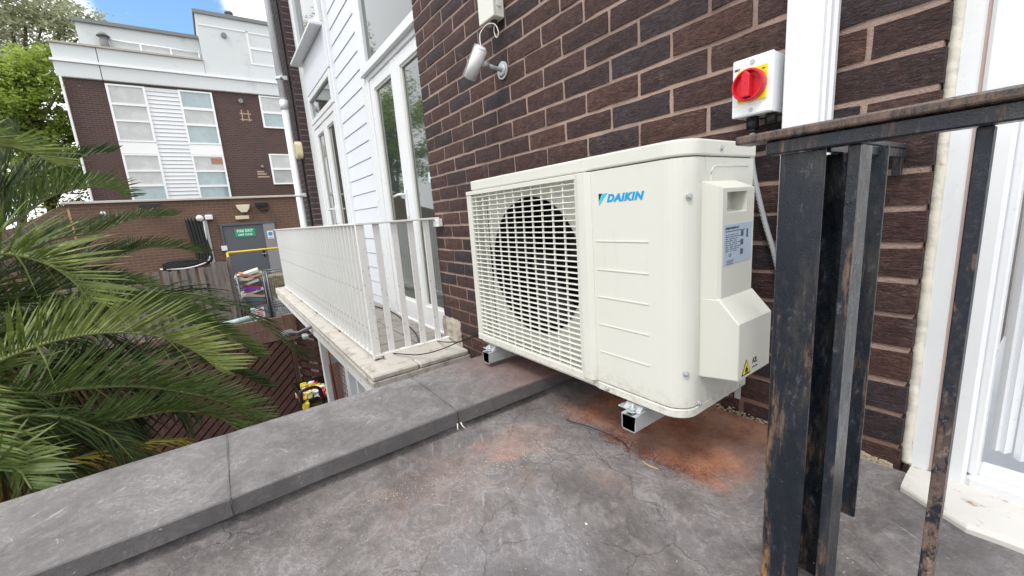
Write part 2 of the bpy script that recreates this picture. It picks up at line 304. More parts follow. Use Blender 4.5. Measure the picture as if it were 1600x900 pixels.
# ------------------------------------------------------------------ geometry helpers
class MB:
    def __init__(s): s.bm = bmesh.new()
    def box(s, x0, x1, y0, y1, z0, z1, bev=0., seg=1):
        t = bmesh.new(); vs = [t.verts.new((x, y, z)) for x in (x0, x1) for y in (y0, y1) for z in (z0, z1)]
        for f in ((0,1,3,2),(4,6,7,5),(0,4,5,1),(2,3,7,6),(0,2,6,4),(1,5,7,3)): t.faces.new([vs[i] for i in f])
        bmesh.ops.recalc_face_normals(t, faces=t.faces)
        if bev: bmesh.ops.bevel(t, geom=list(t.edges)+list(t.verts), offset=bev, segments=seg, affect='EDGES', profile=.5)
        s.merge(t); return s
    def merge(s, t, mat=None):
        if mat is not None: bmesh.ops.transform(t, matrix=mat, verts=t.verts)
        me = bpy.data.meshes.new('t'); t.to_mesh(me); t.free(); s.bm.from_mesh(me); bpy.data.meshes.remove(me); return s
    def poly(s, pts, axis, c0, c1, bev=0., seg=2):
        """prism: 2D outline in the two other axes, extruded along axis from c0 to c1"""
        t = bmesh.new(); idx = [i for i in range(3) if i != axis]
        def P(a, b, c):
            v = [0, 0, 0]; v[idx[0]] = a; v[idx[1]] = b; v[axis] = c; return t.verts.new(v)
        A = [P(a, b, c0) for a, b in pts]; B = [P(a, b, c1) for a, b in pts]; n = len(pts)
        t.faces.new(A); t.faces.new(B[::-1])
        for i in range(n): t.faces.new((A[i], B[i], B[(i+1) % n], A[(i+1) % n]))
        bmesh.ops.recalc_face_normals(t, faces=t.faces)
        if bev:
            es = [e for e in t.edges if abs(e.verts[0].co[axis]-e.verts[1].co[axis]) < 1e-6]
            bmesh.ops.bevel(t, geom=es, offset=bev, segments=seg, affect='EDGES', profile=.5)
        s.merge(t); return s
    def tube(s, pts, r, n=8, caps=True, rr=None):
        pts = [Vector(p) for p in pts]; rings = []; up = Vector((.13, .21, .97)).normalized()
        for i, p in enumerate(pts):
            d = (pts[min(i+1, len(pts)-1)]-pts[max(i-1, 0)]).normalized(); a = d.cross(up)
            if a.length < .1: a = d.cross(Vector((1, 0, 0)))
            a.normalize(); b = d.cross(a); q = rr[i] if rr else r
            rings.append([s.bm.verts.new(p+a*math.cos(2*PI*k/n)*q+b*math.sin(2*PI*k/n)*q) for k in range(n)])
        for A, B in zip(rings, rings[1:]):
            for k in range(n): 
                f = s.bm.faces.new((A[k], A[(k+1) % n], B[(k+1) % n], B[k])); f.smooth = True
        if caps: s.bm.faces.new(rings[0][::-1]); s.bm.faces.new(rings[-1])
        return s
    def cyl(s, a, b, r, n=20, r2=None):
        return s.tube([a, b], r, n, True, [r, r2 if r2 is not None else r])
    def quad(s, *p):
        s.bm.faces.new([s.bm.verts.new(q) for q in p]); return s
    def sphere(s, c, r, n=12, sz=(1,1,1)):
        t = bmesh.new(); bmesh.ops.create_uvsphere(t, u_segments=n, v_segments=max(6, n//2), radius=r)
        for f in t.faces: f.smooth = True
        return s.merge(t, Matrix.Translation(c) @ Matrix.Diagonal((*sz, 1)))
    def build(s, name, mat, parent=None, recalc=True, **kw):
        me = bpy.data.meshes.new(name)
        if recalc: bmesh.ops.recalc_face_normals(s.bm, faces=s.bm.faces)
        s.bm.to_mesh(me); s.bm.free(); me.materials.append(mat); return link(name, me, parent, **kw)
def link(name, me, parent=None, loc=None, **kw):
    o = bpy.data.objects.new(name, me); C.objects.link(o)
    if loc is not None: o.location = loc
    if parent is not None: adopt(o, parent)
    for k, v in kw.items(): o[k] = v
    return o
def wpos(o):
    p = Vector(o.get('_w', (0, 0, 0))); return p
def adopt(o, parent):
    """parent without moving: every thing is only translated, its place is kept in ORG"""
    o.parent = parent; org = ORG.get(parent.name, Vector((0, 0, 0))); o.matrix_parent_inverse = Matrix.Translation(-org); ORG[o.name] = Vector(o.location)
ORG = {}
def thing(name, loc, label, cat, group=None):
    o = bpy.data.objects.new(name, None); C.objects.link(o); o.location = loc; o.empty_display_size = .05; ORG[o.name] = Vector(loc)
    o['label'] = label; o['category'] = cat
    if group: o['group'] = group
    return o
def tag(o, label, cat, group=None):
    o['label'] = label; o['category'] = cat
    if group: o['group'] = group
    return o
def struct(o): o['kind'] = 'structure'; return o
MX_FRONT = Matrix(((1,0,0),(0,0,-1),(0,1,0))).to_4x4()      # text on a face that looks to -y
MX_SIDE = Matrix(((0,0,1),(1,0,0),(0,1,0))).to_4x4()        # text on a face that looks to +x
def text(body, mat, parent, name, rot, loc, wh, bold=0., shear=0., depth=.0004):
    cu = bpy.data.curves.new('t', 'FONT'); cu.body = body; cu.size = 1; cu.offset = bold; cu.shear = shear; cu.extrude = .01; cu.resolution_u = 4
    cu.space_character = 1.0+bold*2.5
    to = bpy.data.objects.new('t', cu); me = bpy.data.meshes.new_from_object(to); bpy.data.objects.remove(to); bpy.data.curves.remove(cu)
    xs = [v.co.x for v in me.vertices]; ys = [v.co.y for v in me.vertices]; x0, x1, y0, y1 = min(xs), max(xs), min(ys), max(ys)
    for v in me.vertices: v.co = ((v.co.x-x0)/(x1-x0)*wh[0], (v.co.y-y0)/(y1-y0)*wh[1], v.co.z/.01*depth)
    me.transform(Matrix.Translation(loc) @ rot); me.materials.clear(); me.materials.append(mat)
    return link(name, me, parent)
ORD = ['', 'first', 'second', 'third', 'fourth', 'fifth', 'sixth', 'seventh', 'eighth', 'ninth', 'tenth', 'eleventh', 'twelfth', 'thirteenth', 'fourteenth', 'fifteenth', 'sixteenth', 'seventeenth', 'eighteenth', 'nineteenth', 'twentieth']+['twenty-'+q for q in ('first', 'second', 'third', 'fourth', 'fifth', 'sixth', 'seventh', 'eighth', 'ninth')]+['thirtieth']*9
def rail_path(pts, n=6):
    """Catmull-Rom through the points"""
    P = [Vector(p) for p in pts]; P = [P[0]*2-P[1]]+P+[P[-1]*2-P[-2]]; o = []
    for i in range(1, len(P)-2):
        for k in range(n):
            t = k/n; a, b, c, d = P[i-1:i+3]
            o.append(.5*((2*b)+(c-a)*t+(2*a-5*b+4*c-d)*t*t+(3*b-a-3*c+d)*t**3))
    o.append(P[-2]); return o

# ================================================================== ground and roof
g_ = MB(); g_.quad((-400,-400,-2.6),(400,-400,-2.6),(400,400,-2.6),(-400,400,-2.6)); struct(g_.build('ground', M_GROUND))
rb = MB()
nx, ny = 60, 66
V = [[rb.bm.verts.new((1.40+3.6*i/nx, -3.3+3.3*j/ny, 0)) for j in range(ny+1)] for i in range(nx+1)]
for i in range(nx+1):
    for j in range(ny+1):
        v = V[i][j].co; v.z = .004*noise.noise(Vector((v.x*3.1, v.y*3.1, 0)))+.0015*noise.noise(Vector((v.x*12, v.y*12, 3)))
        d = max(0, (v.y+.05)/.05); v.z += .012*d*d                       # membrane turned up at the wall
        e = max(0, (1.50-v.x)/.10); v.z += .030*e*e
        q = min(1, max(0, (v.x-1.6)/.5)); v.z -= .05*q*q*(3-2*q)*min(1, max(0, (-v.y-.12)/.4))     # the roof falls away a little towards the railing
for i in range(nx):
    for j in range(ny):
        f = rb.bm.faces.new((V[i][j], V[i+1][j], V[i+1][j+1], V[i][j+1])); f.smooth = True
rb.box(1.40, 5.0, -3.3, 0, -2.6, -.08)
struct(rb.build('roof', M_ROOF, recalc=False))

# ================================================================== parapet
par = thing('parapet', (1.25, -1.5, -2.6), 'low parapet with dark grey painted coping stones along the roof edge', 'parapet')
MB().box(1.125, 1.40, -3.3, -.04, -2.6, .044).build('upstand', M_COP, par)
js = [-3.38, -2.85, -2.31, -1.765, -1.212, -.665, -.045]
for a, b in zip(js, js[1:]):
    t = bmesh.new(); n = 14; dz = R.uniform(-.0012, .0012); dx = R.uniform(-.002, .002)
    x0, x1, z0, z1 = 1.080+dx, 1.430+dx, .043, .090+dz
    prof = [(x0, z0), (x0, z1-.007), (x0+.006, z1), (x0+.12, z1+.0006), (x1-.12, z1+.0006), (x1-.0045, z1), (x1-.0005, z1-.0045), (x1, z0+.003), (x1-.003, z0)]
    rows = []
    for k in range(n+1):
        y = a+.0016+(b-a-.0032)*k/n; e = .0014 if k in (0, n) else 0
        rows.append([t.verts.new((px+.0022*noise.noise(Vector((px*9, y*6, pz*5)))+(e*.6 if px < 1.2 else -e*.6), y, pz-(e if pz > .06 else 0)+(.0006*noise.noise(Vector((px*3, y*5, 0))) if pz > .08 else .003*noise.noise(Vector((px, y*9, 4)))))) for px, pz in prof])
    for r0, r1 in zip(rows, rows[1:]):
        for k in range(len(prof)): 
            f = t.faces.new((r0[k], r0[(k+1) % len(prof)], r1[(k+1) % len(prof)], r1[k])); f.smooth = False
    t.faces.new(rows[0]); t.faces.new(rows[-1][::-1])
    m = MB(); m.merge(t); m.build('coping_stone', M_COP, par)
for y in js[1:-1]:                                                       # mortar pointed into the joints
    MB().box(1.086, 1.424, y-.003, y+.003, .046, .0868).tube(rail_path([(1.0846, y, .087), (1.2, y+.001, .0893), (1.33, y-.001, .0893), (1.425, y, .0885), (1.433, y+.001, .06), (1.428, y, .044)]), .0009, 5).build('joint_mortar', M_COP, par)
# torn bits of membrane at the joint
MB().tube([(1.431,-.66,.05),(1.441,-.66,.043),(1.449,-.655,.036)], .003, 4, rr=[.003,.002,.0005]).tube([(1.43,-.67,.05),(1.438,-.675,.037),(1.436,-.676,.034)], .003, 4, rr=[.0025,.0015,.0005]).build('membrane_tear', M_FOAM, par)

# ================================================================== own building: brick wall, bay, doors
bld = thing('brick_building', (0, .3, -2.6), 'near dark brick building with white clad bay and balcony doors that carries the condenser', 'building')
XR = 2.245
MB().box(.0048, XR-.0048, .0048, .26, -2.6, 4.6).build('mortar_wall', M_MORT, bld)
def brick_mesh(L, H, D0, seed, side=0):
    rr = random.Random(seed); bm = bmesh.new(); nx_, nz_ = (4, 2) if L > .15 else (2, 2)
    g2 = []
    for i in range(nx_+1):
        row = []
        for j in range(nz_+1):
            ed = i in (0, nx_) or j in (0, nz_)
            x = L*i/nx_; z = H*j/nz_
            if 0 < i < nx_: x += rr.uniform(-.006, .006)
            if ed and not (side and (i == nx_ if side > 0 else i == 0)): z += rr.uniform(-.0018, .0018); x += rr.uniform(-.0016, .0016)
            y = .0020+rr.uniform(-.0008, .0008) if ed else rr.uniform(-.0012, .0006)
            row.append(bm.verts.new((x, y, z)))
        g2.append(row)
    for i in range(nx_):
        for j in range(nz_): bm.faces.new((g2[i][j], g2[i+1][j], g2[i+1][j+1], g2[i][j+1]))
    ring = [g2[i][0] for i in range(nx_+1)]+[g2[nx_][j] for j in range(1, nz_+1)]+[g2[i][nz_] for i in range(nx_-1, -1, -1)]+[g2[0][j] for j in range(nz_-1, 0, -1)]
    back = [bm.verts.new((v.co.x, D0, v.co.z)) for v in ring]
    for k in range(len(ring)): bm.faces.new((ring[k], back[k], back[(k+1) % len(ring)], ring[(k+1) % len(ring)]))
    bmesh.ops.recalc_face_normals(bm, faces=bm.faces)
    me = bpy.data.meshes.new('brick'); bm.to_mesh(me); bm.free(); me.materials.append(MB_); return me
H_ = .0625
STR = [brick_mesh(.2125, H_, .02, i) for i in range(8)]; HEAD_L = [brick_mesh(.101, H_, .10, 20+i, -1) for i in range(4)]
HEAD_R = [brick_mesh(XR-2.1375, H_, .10, 30+i, 1) for i in range(4)]; STR_L = [brick_mesh(.2135, H_, .10, 40+i, -1) for i in range(4)]; STR_R = [brick_mesh(XR-2.025, H_, .10, 50+i, 1) for i in range(4)]
def course(j):
    if j % 2: return [(0, HEAD_L)]+[(.1125+.225*k, STR) for k in range(9)]+[(2.1375, HEAD_R)]
    return [(0, STR_L)]+[(.225*k, STR) for k in range(1, 9)]+[(2.025, STR_R)]
for j in range(-2, 28):
    z = 1.79-.075*(j+1)+.005
    for x, var in course(j):
        if j > 23 and x > .5: continue
        link('brick', R.choice(var), bld, (x+R.uniform(0, .002)*(0 < x < 2), R.uniform(-.0015, .0015), z+.001+R.uniform(-.0012, .0012)))
up = MB()
for j in list(range(-36, -2)):
    z = 1.79-.075*(j+1)+.005
    for x, var in course(j):
        L = var[0].vertices; X1 = max(v.co.x for v in L); up.box(x, x+X1, 0, .08, z, z+H_)
up.build('upper_bricks', MB_, bld, kind='stuff')
pier = MB()                                                              # the far pier beside the bay
MB().box(-4.945, -3.855, .005, .5, -2.6, 5.2).build('pier_mortar', M_MORT, bld)
for j in range(-44, 40):
    z = 1.79-.075*(j+1)+.005
    if z < -1.3: break
    o = .1125 if j % 2 else 0
    xs = [-3.85]
    x = -3.85-(.1025 if j % 2 else .215)
    prev = -3.8525
    while prev > -4.9:
        x1 = max(x, -4.95); pier.box(x1, prev, 0, .05, z, z+H_); prev = x-.01; x = prev-.215
    pier.box(-3.9, -3.8485, .0015, .1025 if j % 2 else .135, z+.0005, z+H_-.0005)
pier.build('pier_bricks', MB_, bld, kind='stuff')
MB().box(-3.9, 0, .30, 5, -2.6, 5.2).box(-3.86, .0, .24, .30, 3.6, 5.2).build('inner_wall', M_CURT, bld)

# cladding boards between the two balcony doors
for k in range(24):
    z0 = -.26+.1485*k; b = MB(); x0, x1 = -2.185, -1.315
    b.poly([(.118, z0), (.1065, z0+.003), (.1135, z0+.143), (.118, z0+.1475)], 0, x0, x1); b.build('cladding_board', M_CLAD, bld)
for x0, x1, nm in ((-2.235, -2.185, 'corner_trim'), (-1.315, -1.165, 'corner_trim')):
    m = MB(); m.box(x0, x1, .075, .13, -.26, 3.4, .006)
    if x0 > -2: m.box(x0+.05, x1-.02, .065, .08, -.26, 3.4, .004)
    m.build(nm, M_WHITE, bld)
MB().box(-3.85, 0, .13, .24, -.26, 3.6).build('bay_backing', M_WHITE, bld)
MB().box(-3.85, 0, .085, .13, -.30, -.235, .006).build('threshold', M_WHITE, bld)
def leaf(x0, x1, z0, z1, parent, st=.085, botr=.16, y=.07, handle=None, g0=None):
    fr = MB()
    fr.box(x0, x0+st, y, y+.055, z0, z1, .006).box(x1-st, x1, y, y+.055, z0, z1, .006).box(x0+st-.004, x1-st+.004, y+.002, y+.053, z1-st, z1, .006).box(x0+st-.004, x1-st+.004, y+.002, y+.053, z0, z0+botr, .006)
    f = fr.build('door_leaf', M_WHITE, parent)
    bd = MB(); q = .012
    bd.box(x0+st-.003, x0+st+q, y+.012, y+.04, z0+botr, z1-st, .003).box(x1-st-q, x1-st+.003, y+.012, y+.04, z0+botr, z1-st, .003).box(x0+st, x1-st, y+.012, y+.04, z1-st-q, z1-st+.002, .003).box(x0+st, x1-st, y+.012, y+.04, z0+botr-.002, z0+botr+q, .003)
    bd.build('glazing_bead', M_GRILLE, parent)
    MB().box(x0+st, x1-st, y+.026, y+.032, z0+botr, z1-st).build('glass_pane', M_GLASS, parent)
    if handle is not None:
        h = MB(); hx, hz, sg = handle
        h.box(hx-.016, hx+.016, y-.012, y+.002, hz-.12, hz+.09, .004).tube([(hx, y-.01, hz+.05), (hx, y-.05, hz+.05), (hx+sg*.03, y-.055, hz+.052), (hx+sg*.13, y-.052, hz+.045)], .009, 8)
        h.build('door_handle', M_WHITE, parent)
def frame(parent, x0, x1, z0, z1, t=.06, y=.06, name='door_frame', bot=True):
    m = MB(); m.box(x0, x0+t, y, y+.07, z0, z1, .006).box(x1-t, x1, y, y+.07, z0, z1, .006).box(x0+t-.003, x1-t+.003, y+.002, y+.068, z1-t, z1, .006)
    if bot: m.box(x0+t-.003, x1-t+.003, y+.002, y+.068, z0, z0+t, .006)
    return m.build(name, M_WHITE, parent)
def subframe(nm, label=None):
    return nm
# near door
nd = frame(bld, -1.165, .03, -.235, 1.835); nd.name = 'french_door'
def under(o): return o
leaf(-1.10, -.545, -.18, 1.775, nd, handle=(-.585, .78, -1)); leaf(-.545, -.03, -.18, 1.775, nd)
tl = frame(bld, -1.165, .03, 1.84, 2.75, .07, .055, 'top_window'); MB().box(-1.10, -.03, .085, .09, 1.90, 2.69).build('glass_pane', M_GLASS, tl)
MB().box(-1.19, .0, .03, .075, 1.815, 1.865, .005).build('drip_rail', M_WHITE, bld)
# far door and the window above it
fd = frame(bld, -3.40, -2.235, -.235, 1.885); fd.name = 'french_door'
leaf(-3.33, -2.80, -.18, 1.825, fd, handle=(-2.84, .78, -1)); leaf(-2.80, -2.30, -.18, 1.825, fd)
t2 = frame(bld, -3.40, -2.235, 1.89, 2.22, .06, .055, 'top_window'); MB().box(-3.34, -2.3, .085, .09, 1.95, 2.17).build('glass_pane', M_GLASS, t2)
MB().box(-3.85, -3.40, .098, .13, -.235, 4.2, .004).build('frame_panel', M_WHITE, bld)
MB().box(-3.40, -2.235, .06, .12, 2.235, 2.62, .004).build('infill_panel', M_CLAD, bld)
MB().box(-3.55, -2.26, -.05, .12, 2.625, 2.665, .008).build('window_sill', M_WHITE, bld)
uw = frame(bld, -3.50, -2.27, 2.67, 4.2, .10, .04, 'upper_window'); MB().box(-3.40, -2.37, .08, .085, 2.76, 4.1).build('glass_pane', M_GLASS, uw)
# torn tape and a clip in the corner by the door
m = MB(); 
for z, d in ((1.17, .03), (1.08, .035), (.72, .05), (.62, .03), (.55, .04)): m.box(-.045, -.012, .045, .05, z, z+d)
m.build('torn_tape', plain('brown_tape', (.62,.36,.17), .6), bld)
MB().box(-.055, -.03, .035, .06, -.1, 1.6).build('side_flashing', M_DPLAST, bld)
MB().box(-.07, .003, .02, .05, .86, .93, .004).build('wall_clip', plain('pale_blue_clip', (.55,.70,.70), .3), bld)

# ground floor under the balcony
wx = at(552, 590, 1, -.42).x
gf = MB()
for r_ in range(32):
    z = -2.59+.075*r_; xx = -3.82+(.1125 if r_ % 2 else 0)
    while xx < wx: gf.box(xx, min(xx+.215, wx+.04), -.15, -.10, z, z+H_); xx += .225
MB().box(-3.85, 1.06, -.143, .12, -2.6, -.36).build('shop_wall', M_MORT, bld)
gf.build('shop_bricks', MB_, bld, kind='stuff')
MB().box(wx-.05, wx+.05, -.47, -.37, -2.6, -.32, .004).build('white_post', M_WHITE, bld)
for q_ in (.16, .40, .80): MB().box(wx+q_, wx+q_+.04, -.44, -.38, -2.6, -.32, .004).build('window_mullion', M_WHITE, bld)
MB().box(wx+.05, .4, -.395, -.385, -2.6, -.32).build('shop_glass', m_glass('pale_shop_glass', (.30,.38,.38), .1), bld)
gm = MB(); A = -2.6; B = wx-.06; ZZ = (-2.4, -.42)
x = A-2
while x < B+2:                                                           # diamond mesh grille
    for sgn in (1, -1):
        p = []
        for s_ in range(2):
            pass
        x0_, z0_ = x, ZZ[0]; x1_, z1_ = x+sgn*(ZZ[1]-ZZ[0])*.62, ZZ[1]
        pts = []
        for t in [k/40 for k in range(41)]:
            px, pz = x0_+(x1_-x0_)*t, z0_+(z1_-z0_)*t
            if A <= px <= B: pts.append((px, -.20-(.004 if sgn > 0 else 0), pz))
        if len(pts) > 1: gm.tube([pts[0], pts[-1]], .0065, 4)
    x += .075
gm.tube([(A,-.2,ZZ[0]),(A,-.2,ZZ[1]),(B,-.2,ZZ[1]),(B,-.2,ZZ[0])], .012, 5); gm.build('window_grille', plain('dull_white_wire', (.50,.44,.42), .6), bld)
MB().box(-2.62, -2.50, -.34, -.15, -.95, -.62, .01).build('vent_box', M_GALV, bld)

# right-hand patio door
pd = MB()
FX = 2.258
pd.box(FX, FX+.030, .030, .10, -.02, 2.3, .003)
pdo = pd.build('patio_door', M_WHITE, bld)
MB().box(2.294, 2.343, .022, .10, -.012, 2.3, .006).box(2.343, 3.6, .022, .10, -.012, .040, .006).build('door_frame', M_WHITE, pdo)
MB().box(2.343, 2.357, .034, .09, .038, 2.3, .003).box(2.357, 3.6, .034, .09, .036, .050, .003).build('glazing_bead', M_WHITE, pdo)
MB().box(2.288, 2.294, .034, .10, -.012, 2.3).build('frame_gap', plain('pinkish_seal', (.50,.38,.34), .7), pdo)

MB().box(2.30, 3.6, .10, 1.6, -.06, .020).build('inner_floor', plain('pale_inner_floor', (.50,.53,.58), .35, .05, 3, 0), bld)
MB().box(2.30, 3.6, 1.3, 1.35, .0, 2.4).build('inner_room_wall', plain('room_wall', (.5,.5,.5), .8), bld)
for k in range(9):                                                       # vertical blind: folded slats
    x0 = 2.362+.034*k; m = MB(); y0 = .118; zz = .066+R.uniform(-.006, .006)
    m.poly([(x0, y0), (x0+.010, y0-.010), (x0+.014, y0-.004), (x0+.022, y0-.014), (x0+.031, y0+.004), (x0+.030, y0+.008), (x0+.021, y0-.010), (x0+.013, y0), (x0+.009, y0-.006), (x0, y0+.004)], 2, zz, 2.3)
    m.build('blind_slat', M_WHITE, pdo)
sl = MB(); n = 26; t = bmesh.new(); rows = []
for k in range(n+1):
    x = 2.262+1.3*k/n; q = .010*noise.noise(Vector((k*.9, 0, 0))) if k < 3 else 0
    fy = -.112+.010*noise.noise(Vector((k*1.3, 5, 0)))*(k < 4) if k > 1 else -.112+(.020, .052)[1-k if k < 2 else 0]
    rows.append([t.verts.new(c) for c in ((x, .03, -.012), (x, -.02+q, -.010), (x, fy+.010+q, -.016), (x, fy+.003+q, -.018), (x, fy+q, -.022), (x, fy+.001+q, -.045), (x, .03, -.050))])
for a, b in zip(rows, rows[1:]):
    for k in range(6):
        f = t.faces.new((a[k], a[k+1], b[k+1], b[k]))
t.faces.new(rows[0]); 
for v in t.verts: v.co.z += .030
sl.merge(t); sl.build('door_sill', plain('stained_white_sill', (.72,.70,.66), .5, .06, 8, .2, dirt=(.36,.27,.18), dscale=30, damt=(.56,.68)), pdo)
# old foam sealant bead down the brick reveal
pts = []; rr_ = []
for k in range(260):
    z = .02+1.7*k/259; pts.append((2.2515+.003*noise.noise(Vector((z*22, 0, 0))), .0335+.004*noise.noise(Vector((z*17, 4, 0))), z)); rr_.append(.0098+.0014*noise.noise(Vector((z*45, 9, 0)))+.0016*noise.noise(Vector((z*160, 2, 0))))
MB().tube(pts, .01, 10, rr=rr_).build('sealant_bead', M_FOAM, bld)
# rough mortar smear at the foot of the wall and membrane dressed round the corner
ms = MB()
for k in range(700):
    x = R.uniform(1.78, 2.05) if k < 300 else R.uniform(2.15, 2.235); z = .010+.016*noise.noise(Vector((x*30, 0, 1)))+R.uniform(-.01, .014)**1; s_ = R.uniform(.0005, .0017)
    ms.box(x-s_*1.8, x+s_*1.8, -.003-s_*.5, .004, z-s_, z+s_, s_*.3)
ms.build('mortar_smear', plain('crumbly_mortar', (.46,.38,.29), .95, .3, 60, .5), bld, kind='stuff')
# ================================================================== condenser unit
ac = thing('air_conditioner', (1.55, -.26, .147), 'cream outdoor condenser unit with round fan grille standing on two galvanised channels', 'air conditioner')
X0, X1, YF, YB = 1.135, 1.970, -.395, -.120
def arc(cx, cy, r, a0, a1, n=8): return [(cx+r*math.cos(a0+(a1-a0)*k/n), cy+r*math.sin(a0+(a1-a0)*k/n)) for k in range(n+1)]
rc = .048
MB().poly([(1.712, YB+.002), (1.712, YF)]+arc(X1-rc, YF+rc, rc, -PI/2, 0)+[(X1, -.326), (X1, YB+.002)][:0]+[(X1, -.3265), (1.80, -.3265), (1.80, YB+.002)], 2, .1885, .7215, .002, 1).build('front_panel', M_CREAM, ac)
MB().poly([(1.80, -.3255), (X1, -.3255), (X1, YB)]+[(1.80, YB)], 2, .178, .7215, .0015, 1).build('side_panel', M_CREAM, ac)
MB().poly([(1.14, YF+.004)]+[(1.712, YF+.004), (1.73, YF-.001)]+arc(X1-rc, YF+rc, rc+.001, -PI/2, 0)+[(X1, YB), (1.14, YB)], 2, .166, .1865, .002, 1).build('base_pan', M_CREAM, ac)
lid = MB(); o_ = .003
lid.poly([(1.163, YF-.002)]+arc(X1-rc, YF+rc, rc+o_, -PI/2, 0, 10)+[(X1+o_, YB+o_), (1.163, YB+o_)], 2, .7235, .7555, .004, 2); lid.build('lid', M_CREAM, ac)
MB().box(X0, X0+.012, -.375, YB, .186, .722).box(X0, 1.80, YB-.012, YB, .186, .722).build('rear_casing', M_CREAM, ac)
# grille frame
def plate_hole(rect, inner, y0, y1, name, mat, bev=.004):
    x0, x1, z0, z1 = rect; a0, a1, b0, b1 = inner; m = MB()
    m.poly([(x0, z0), (x1, z0), (a1, b0), (a0, b0)], 1, y0, y1).poly([(x1, z0), (x1, z1), (a1, b1), (a1, b0)], 1, y0, y1).poly([(x1, z1), (x0, z1), (a0, b1), (a1, b1)], 1, y0, y1).poly([(x0, z1), (x0, z0), (a0, b0), (a0, b1)], 1, y0, y1)
    return m
gx0, gx1, gz0, gz1 = 1.160, 1.672, .2005, .7085
m = plate_hole((1.131, 1.7115, .178, .7215), (gx0, gx1, gz0, gz1), -.400, -.370, '', None)
m.poly([(1.6725, -.400), (1.690, -.4065), (1.712, -.4065), (1.7245, -.3965), (1.7245, -.386), (1.6725, -.386)], 2, .1885, .7205, .001, 1)
m.box(1.131, 1.712, -.4025, -.399, .7085, .7215, .0012).box(1.131, 1.712, -.4025, -.399, .178, .1995, .0012)
m.build('grille_frame', M_CREAM, ac)
cx, cz, cr_ = 1.402, .462, .222                                            # bell mouth plate with the round opening
bm_ = MB(); duct = MB(); n = 64; yp = -.345
def rect_pt(a):
    c, s_ = math.cos(a), math.sin(a); tx = ((gx1+.01-cx) if c > 0 else (cx-gx0+.01))/max(abs(c), 1e-6); tz = ((gz1+.01-cz) if s_ > 0 else (cz-gz0+.01))/max(abs(s_), 1e-6); q = min(tx, tz)
    return (cx+c*q, yp, cz+s_*q)
for k in range(n):
    a, b = 2*PI*k/n, 2*PI*(k+1)/n
    pc = lambda t, r, y: (cx+math.cos(t)*r, y, cz+math.sin(t)*r)
    bm_.quad(rect_pt(a), rect_pt(b), pc(b, cr_+.012, yp), pc(a, cr_+.012, yp)); bm_.quad(pc(a, cr_+.012, yp), pc(b, cr_+.012, yp), pc(b, cr_, yp+.012), pc(a, cr_, yp+.012)); duct.quad(pc(a, cr_, yp+.012), pc(b, cr_, yp+.012), pc(b, cr_, yp+.10), pc(a, cr_, yp+.10))
bm_.box(gx0-.012, gx0+.001, -.372, yp, gz0-.01, gz1+.01).box(gx1-.001, gx1+.01, -.372, yp, gz0-.01, gz1+.01).box(gx0, gx1, -.372, yp, gz1-.0005, gz1+.012).box(gx0, gx1, -.372, yp, gz0-.012, gz0+.0005)
bm_.build('fan_shroud', M_GRILLE, ac, recalc=False); duct.build('fan_duct', M_DPLAST, ac, recalc=False)
MB().box(X0+.014, 1.70, yp+.055, -.15, .19, .715).build('fan_cavity', M_DARK, ac) if False else MB().box(X0+.014, 1.70, -.150, -.140, .19, .715).box(1.655, 1.70, -.30, -.15, .19, .71).box(1.15, 1.165, -.30, -.15, .19, .71).box(1.15, 1.70, -.30, -.15, .705, .712).box(1.15, 1.70, -.30, -.15, .19, .197).build('coil', M_DARK, ac)
fb = MB(); fb.cyl((cx, -.30, cz), (cx, -.24, cz), .045, 20); fb.build('fan_hub', M_DPLAST, ac)
for b in range(3):
    t = bmesh.new(); rows = []
    for k in range(8):
        r_ = .04+.168*k/7; a0 = b*2*PI/3+.25*k/7; wd = .55+.45*k/7
        rows.append([t.verts.new((cx+r_*math.cos(a0+wd*s_), -.285+.055*s_, cz+r_*math.sin(a0+wd*s_))) for s_ in (0, .33, .66, 1)])
    for p_, q_ in zip(rows, rows[1:]):
        for k in range(3): f = t.faces.new((p_[k], p_[k+1], q_[k+1], q_[k])); f.smooth = True
    m = MB(); m.merge(t); m.build('fan_blade', M_DPLAST, ac)
m = MB(); m.box(1.1755, 1.1785, yp-.001, yp+.004, .23, .68); m.build('shroud_slot', M_DARK, ac)
sm = bpy.data.meshes.new('grille_slat'); t = bmesh.new()
vs = [[t.verts.new((x, y, z)) for y, z in ((-.003, -.0015), (-.0042, 0), (-.003, .0015), (.005, .0019), (.005, -.0019))] for x in (gx0-gx0-.002, gx1-gx0+.002)]
for k in range(5): t.faces.new((vs[0][k], vs[0][(k+1) % 5], vs[1][(k+1) % 5], vs[1][k]))
t.faces.new(vs[0]); t.faces.new(vs[1][::-1]); bmesh.ops.recalc_face_normals(t, faces=t.faces); t.to_mesh(sm); t.free(); sm.materials.append(M_GRILLE)
ns = 33
for k in range(ns): link('grille_slat', sm, ac, (gx0, -.3945, gz0+(gz1-gz0)*(k+.6)/(ns+.2)))
vm = bpy.data.meshes.new('grille_bar'); t = bmesh.new(); bmesh.ops.create_cube(t, size=1, matrix=Matrix.Diagonal((.0032, .005, gz1-gz0+.003, 1))); t.to_mesh(vm); t.free(); vm.materials.append(M_GRILLE)
for k in range(11): link('grille_bar', vm, ac, (1.182+.0441*k, -.3925, (gz0+gz1)/2))
for z in (.557, .487, .418, .347, .2745):                                 # pressed lines on the service panel
    MB().poly([(-.3948, z), (-.3966, z+.0002), (-.3968, z-.0022), (-.3948, z-.0042)], 0, 1.7365, 1.884).build('pressed_line', M_CREAM, ac)
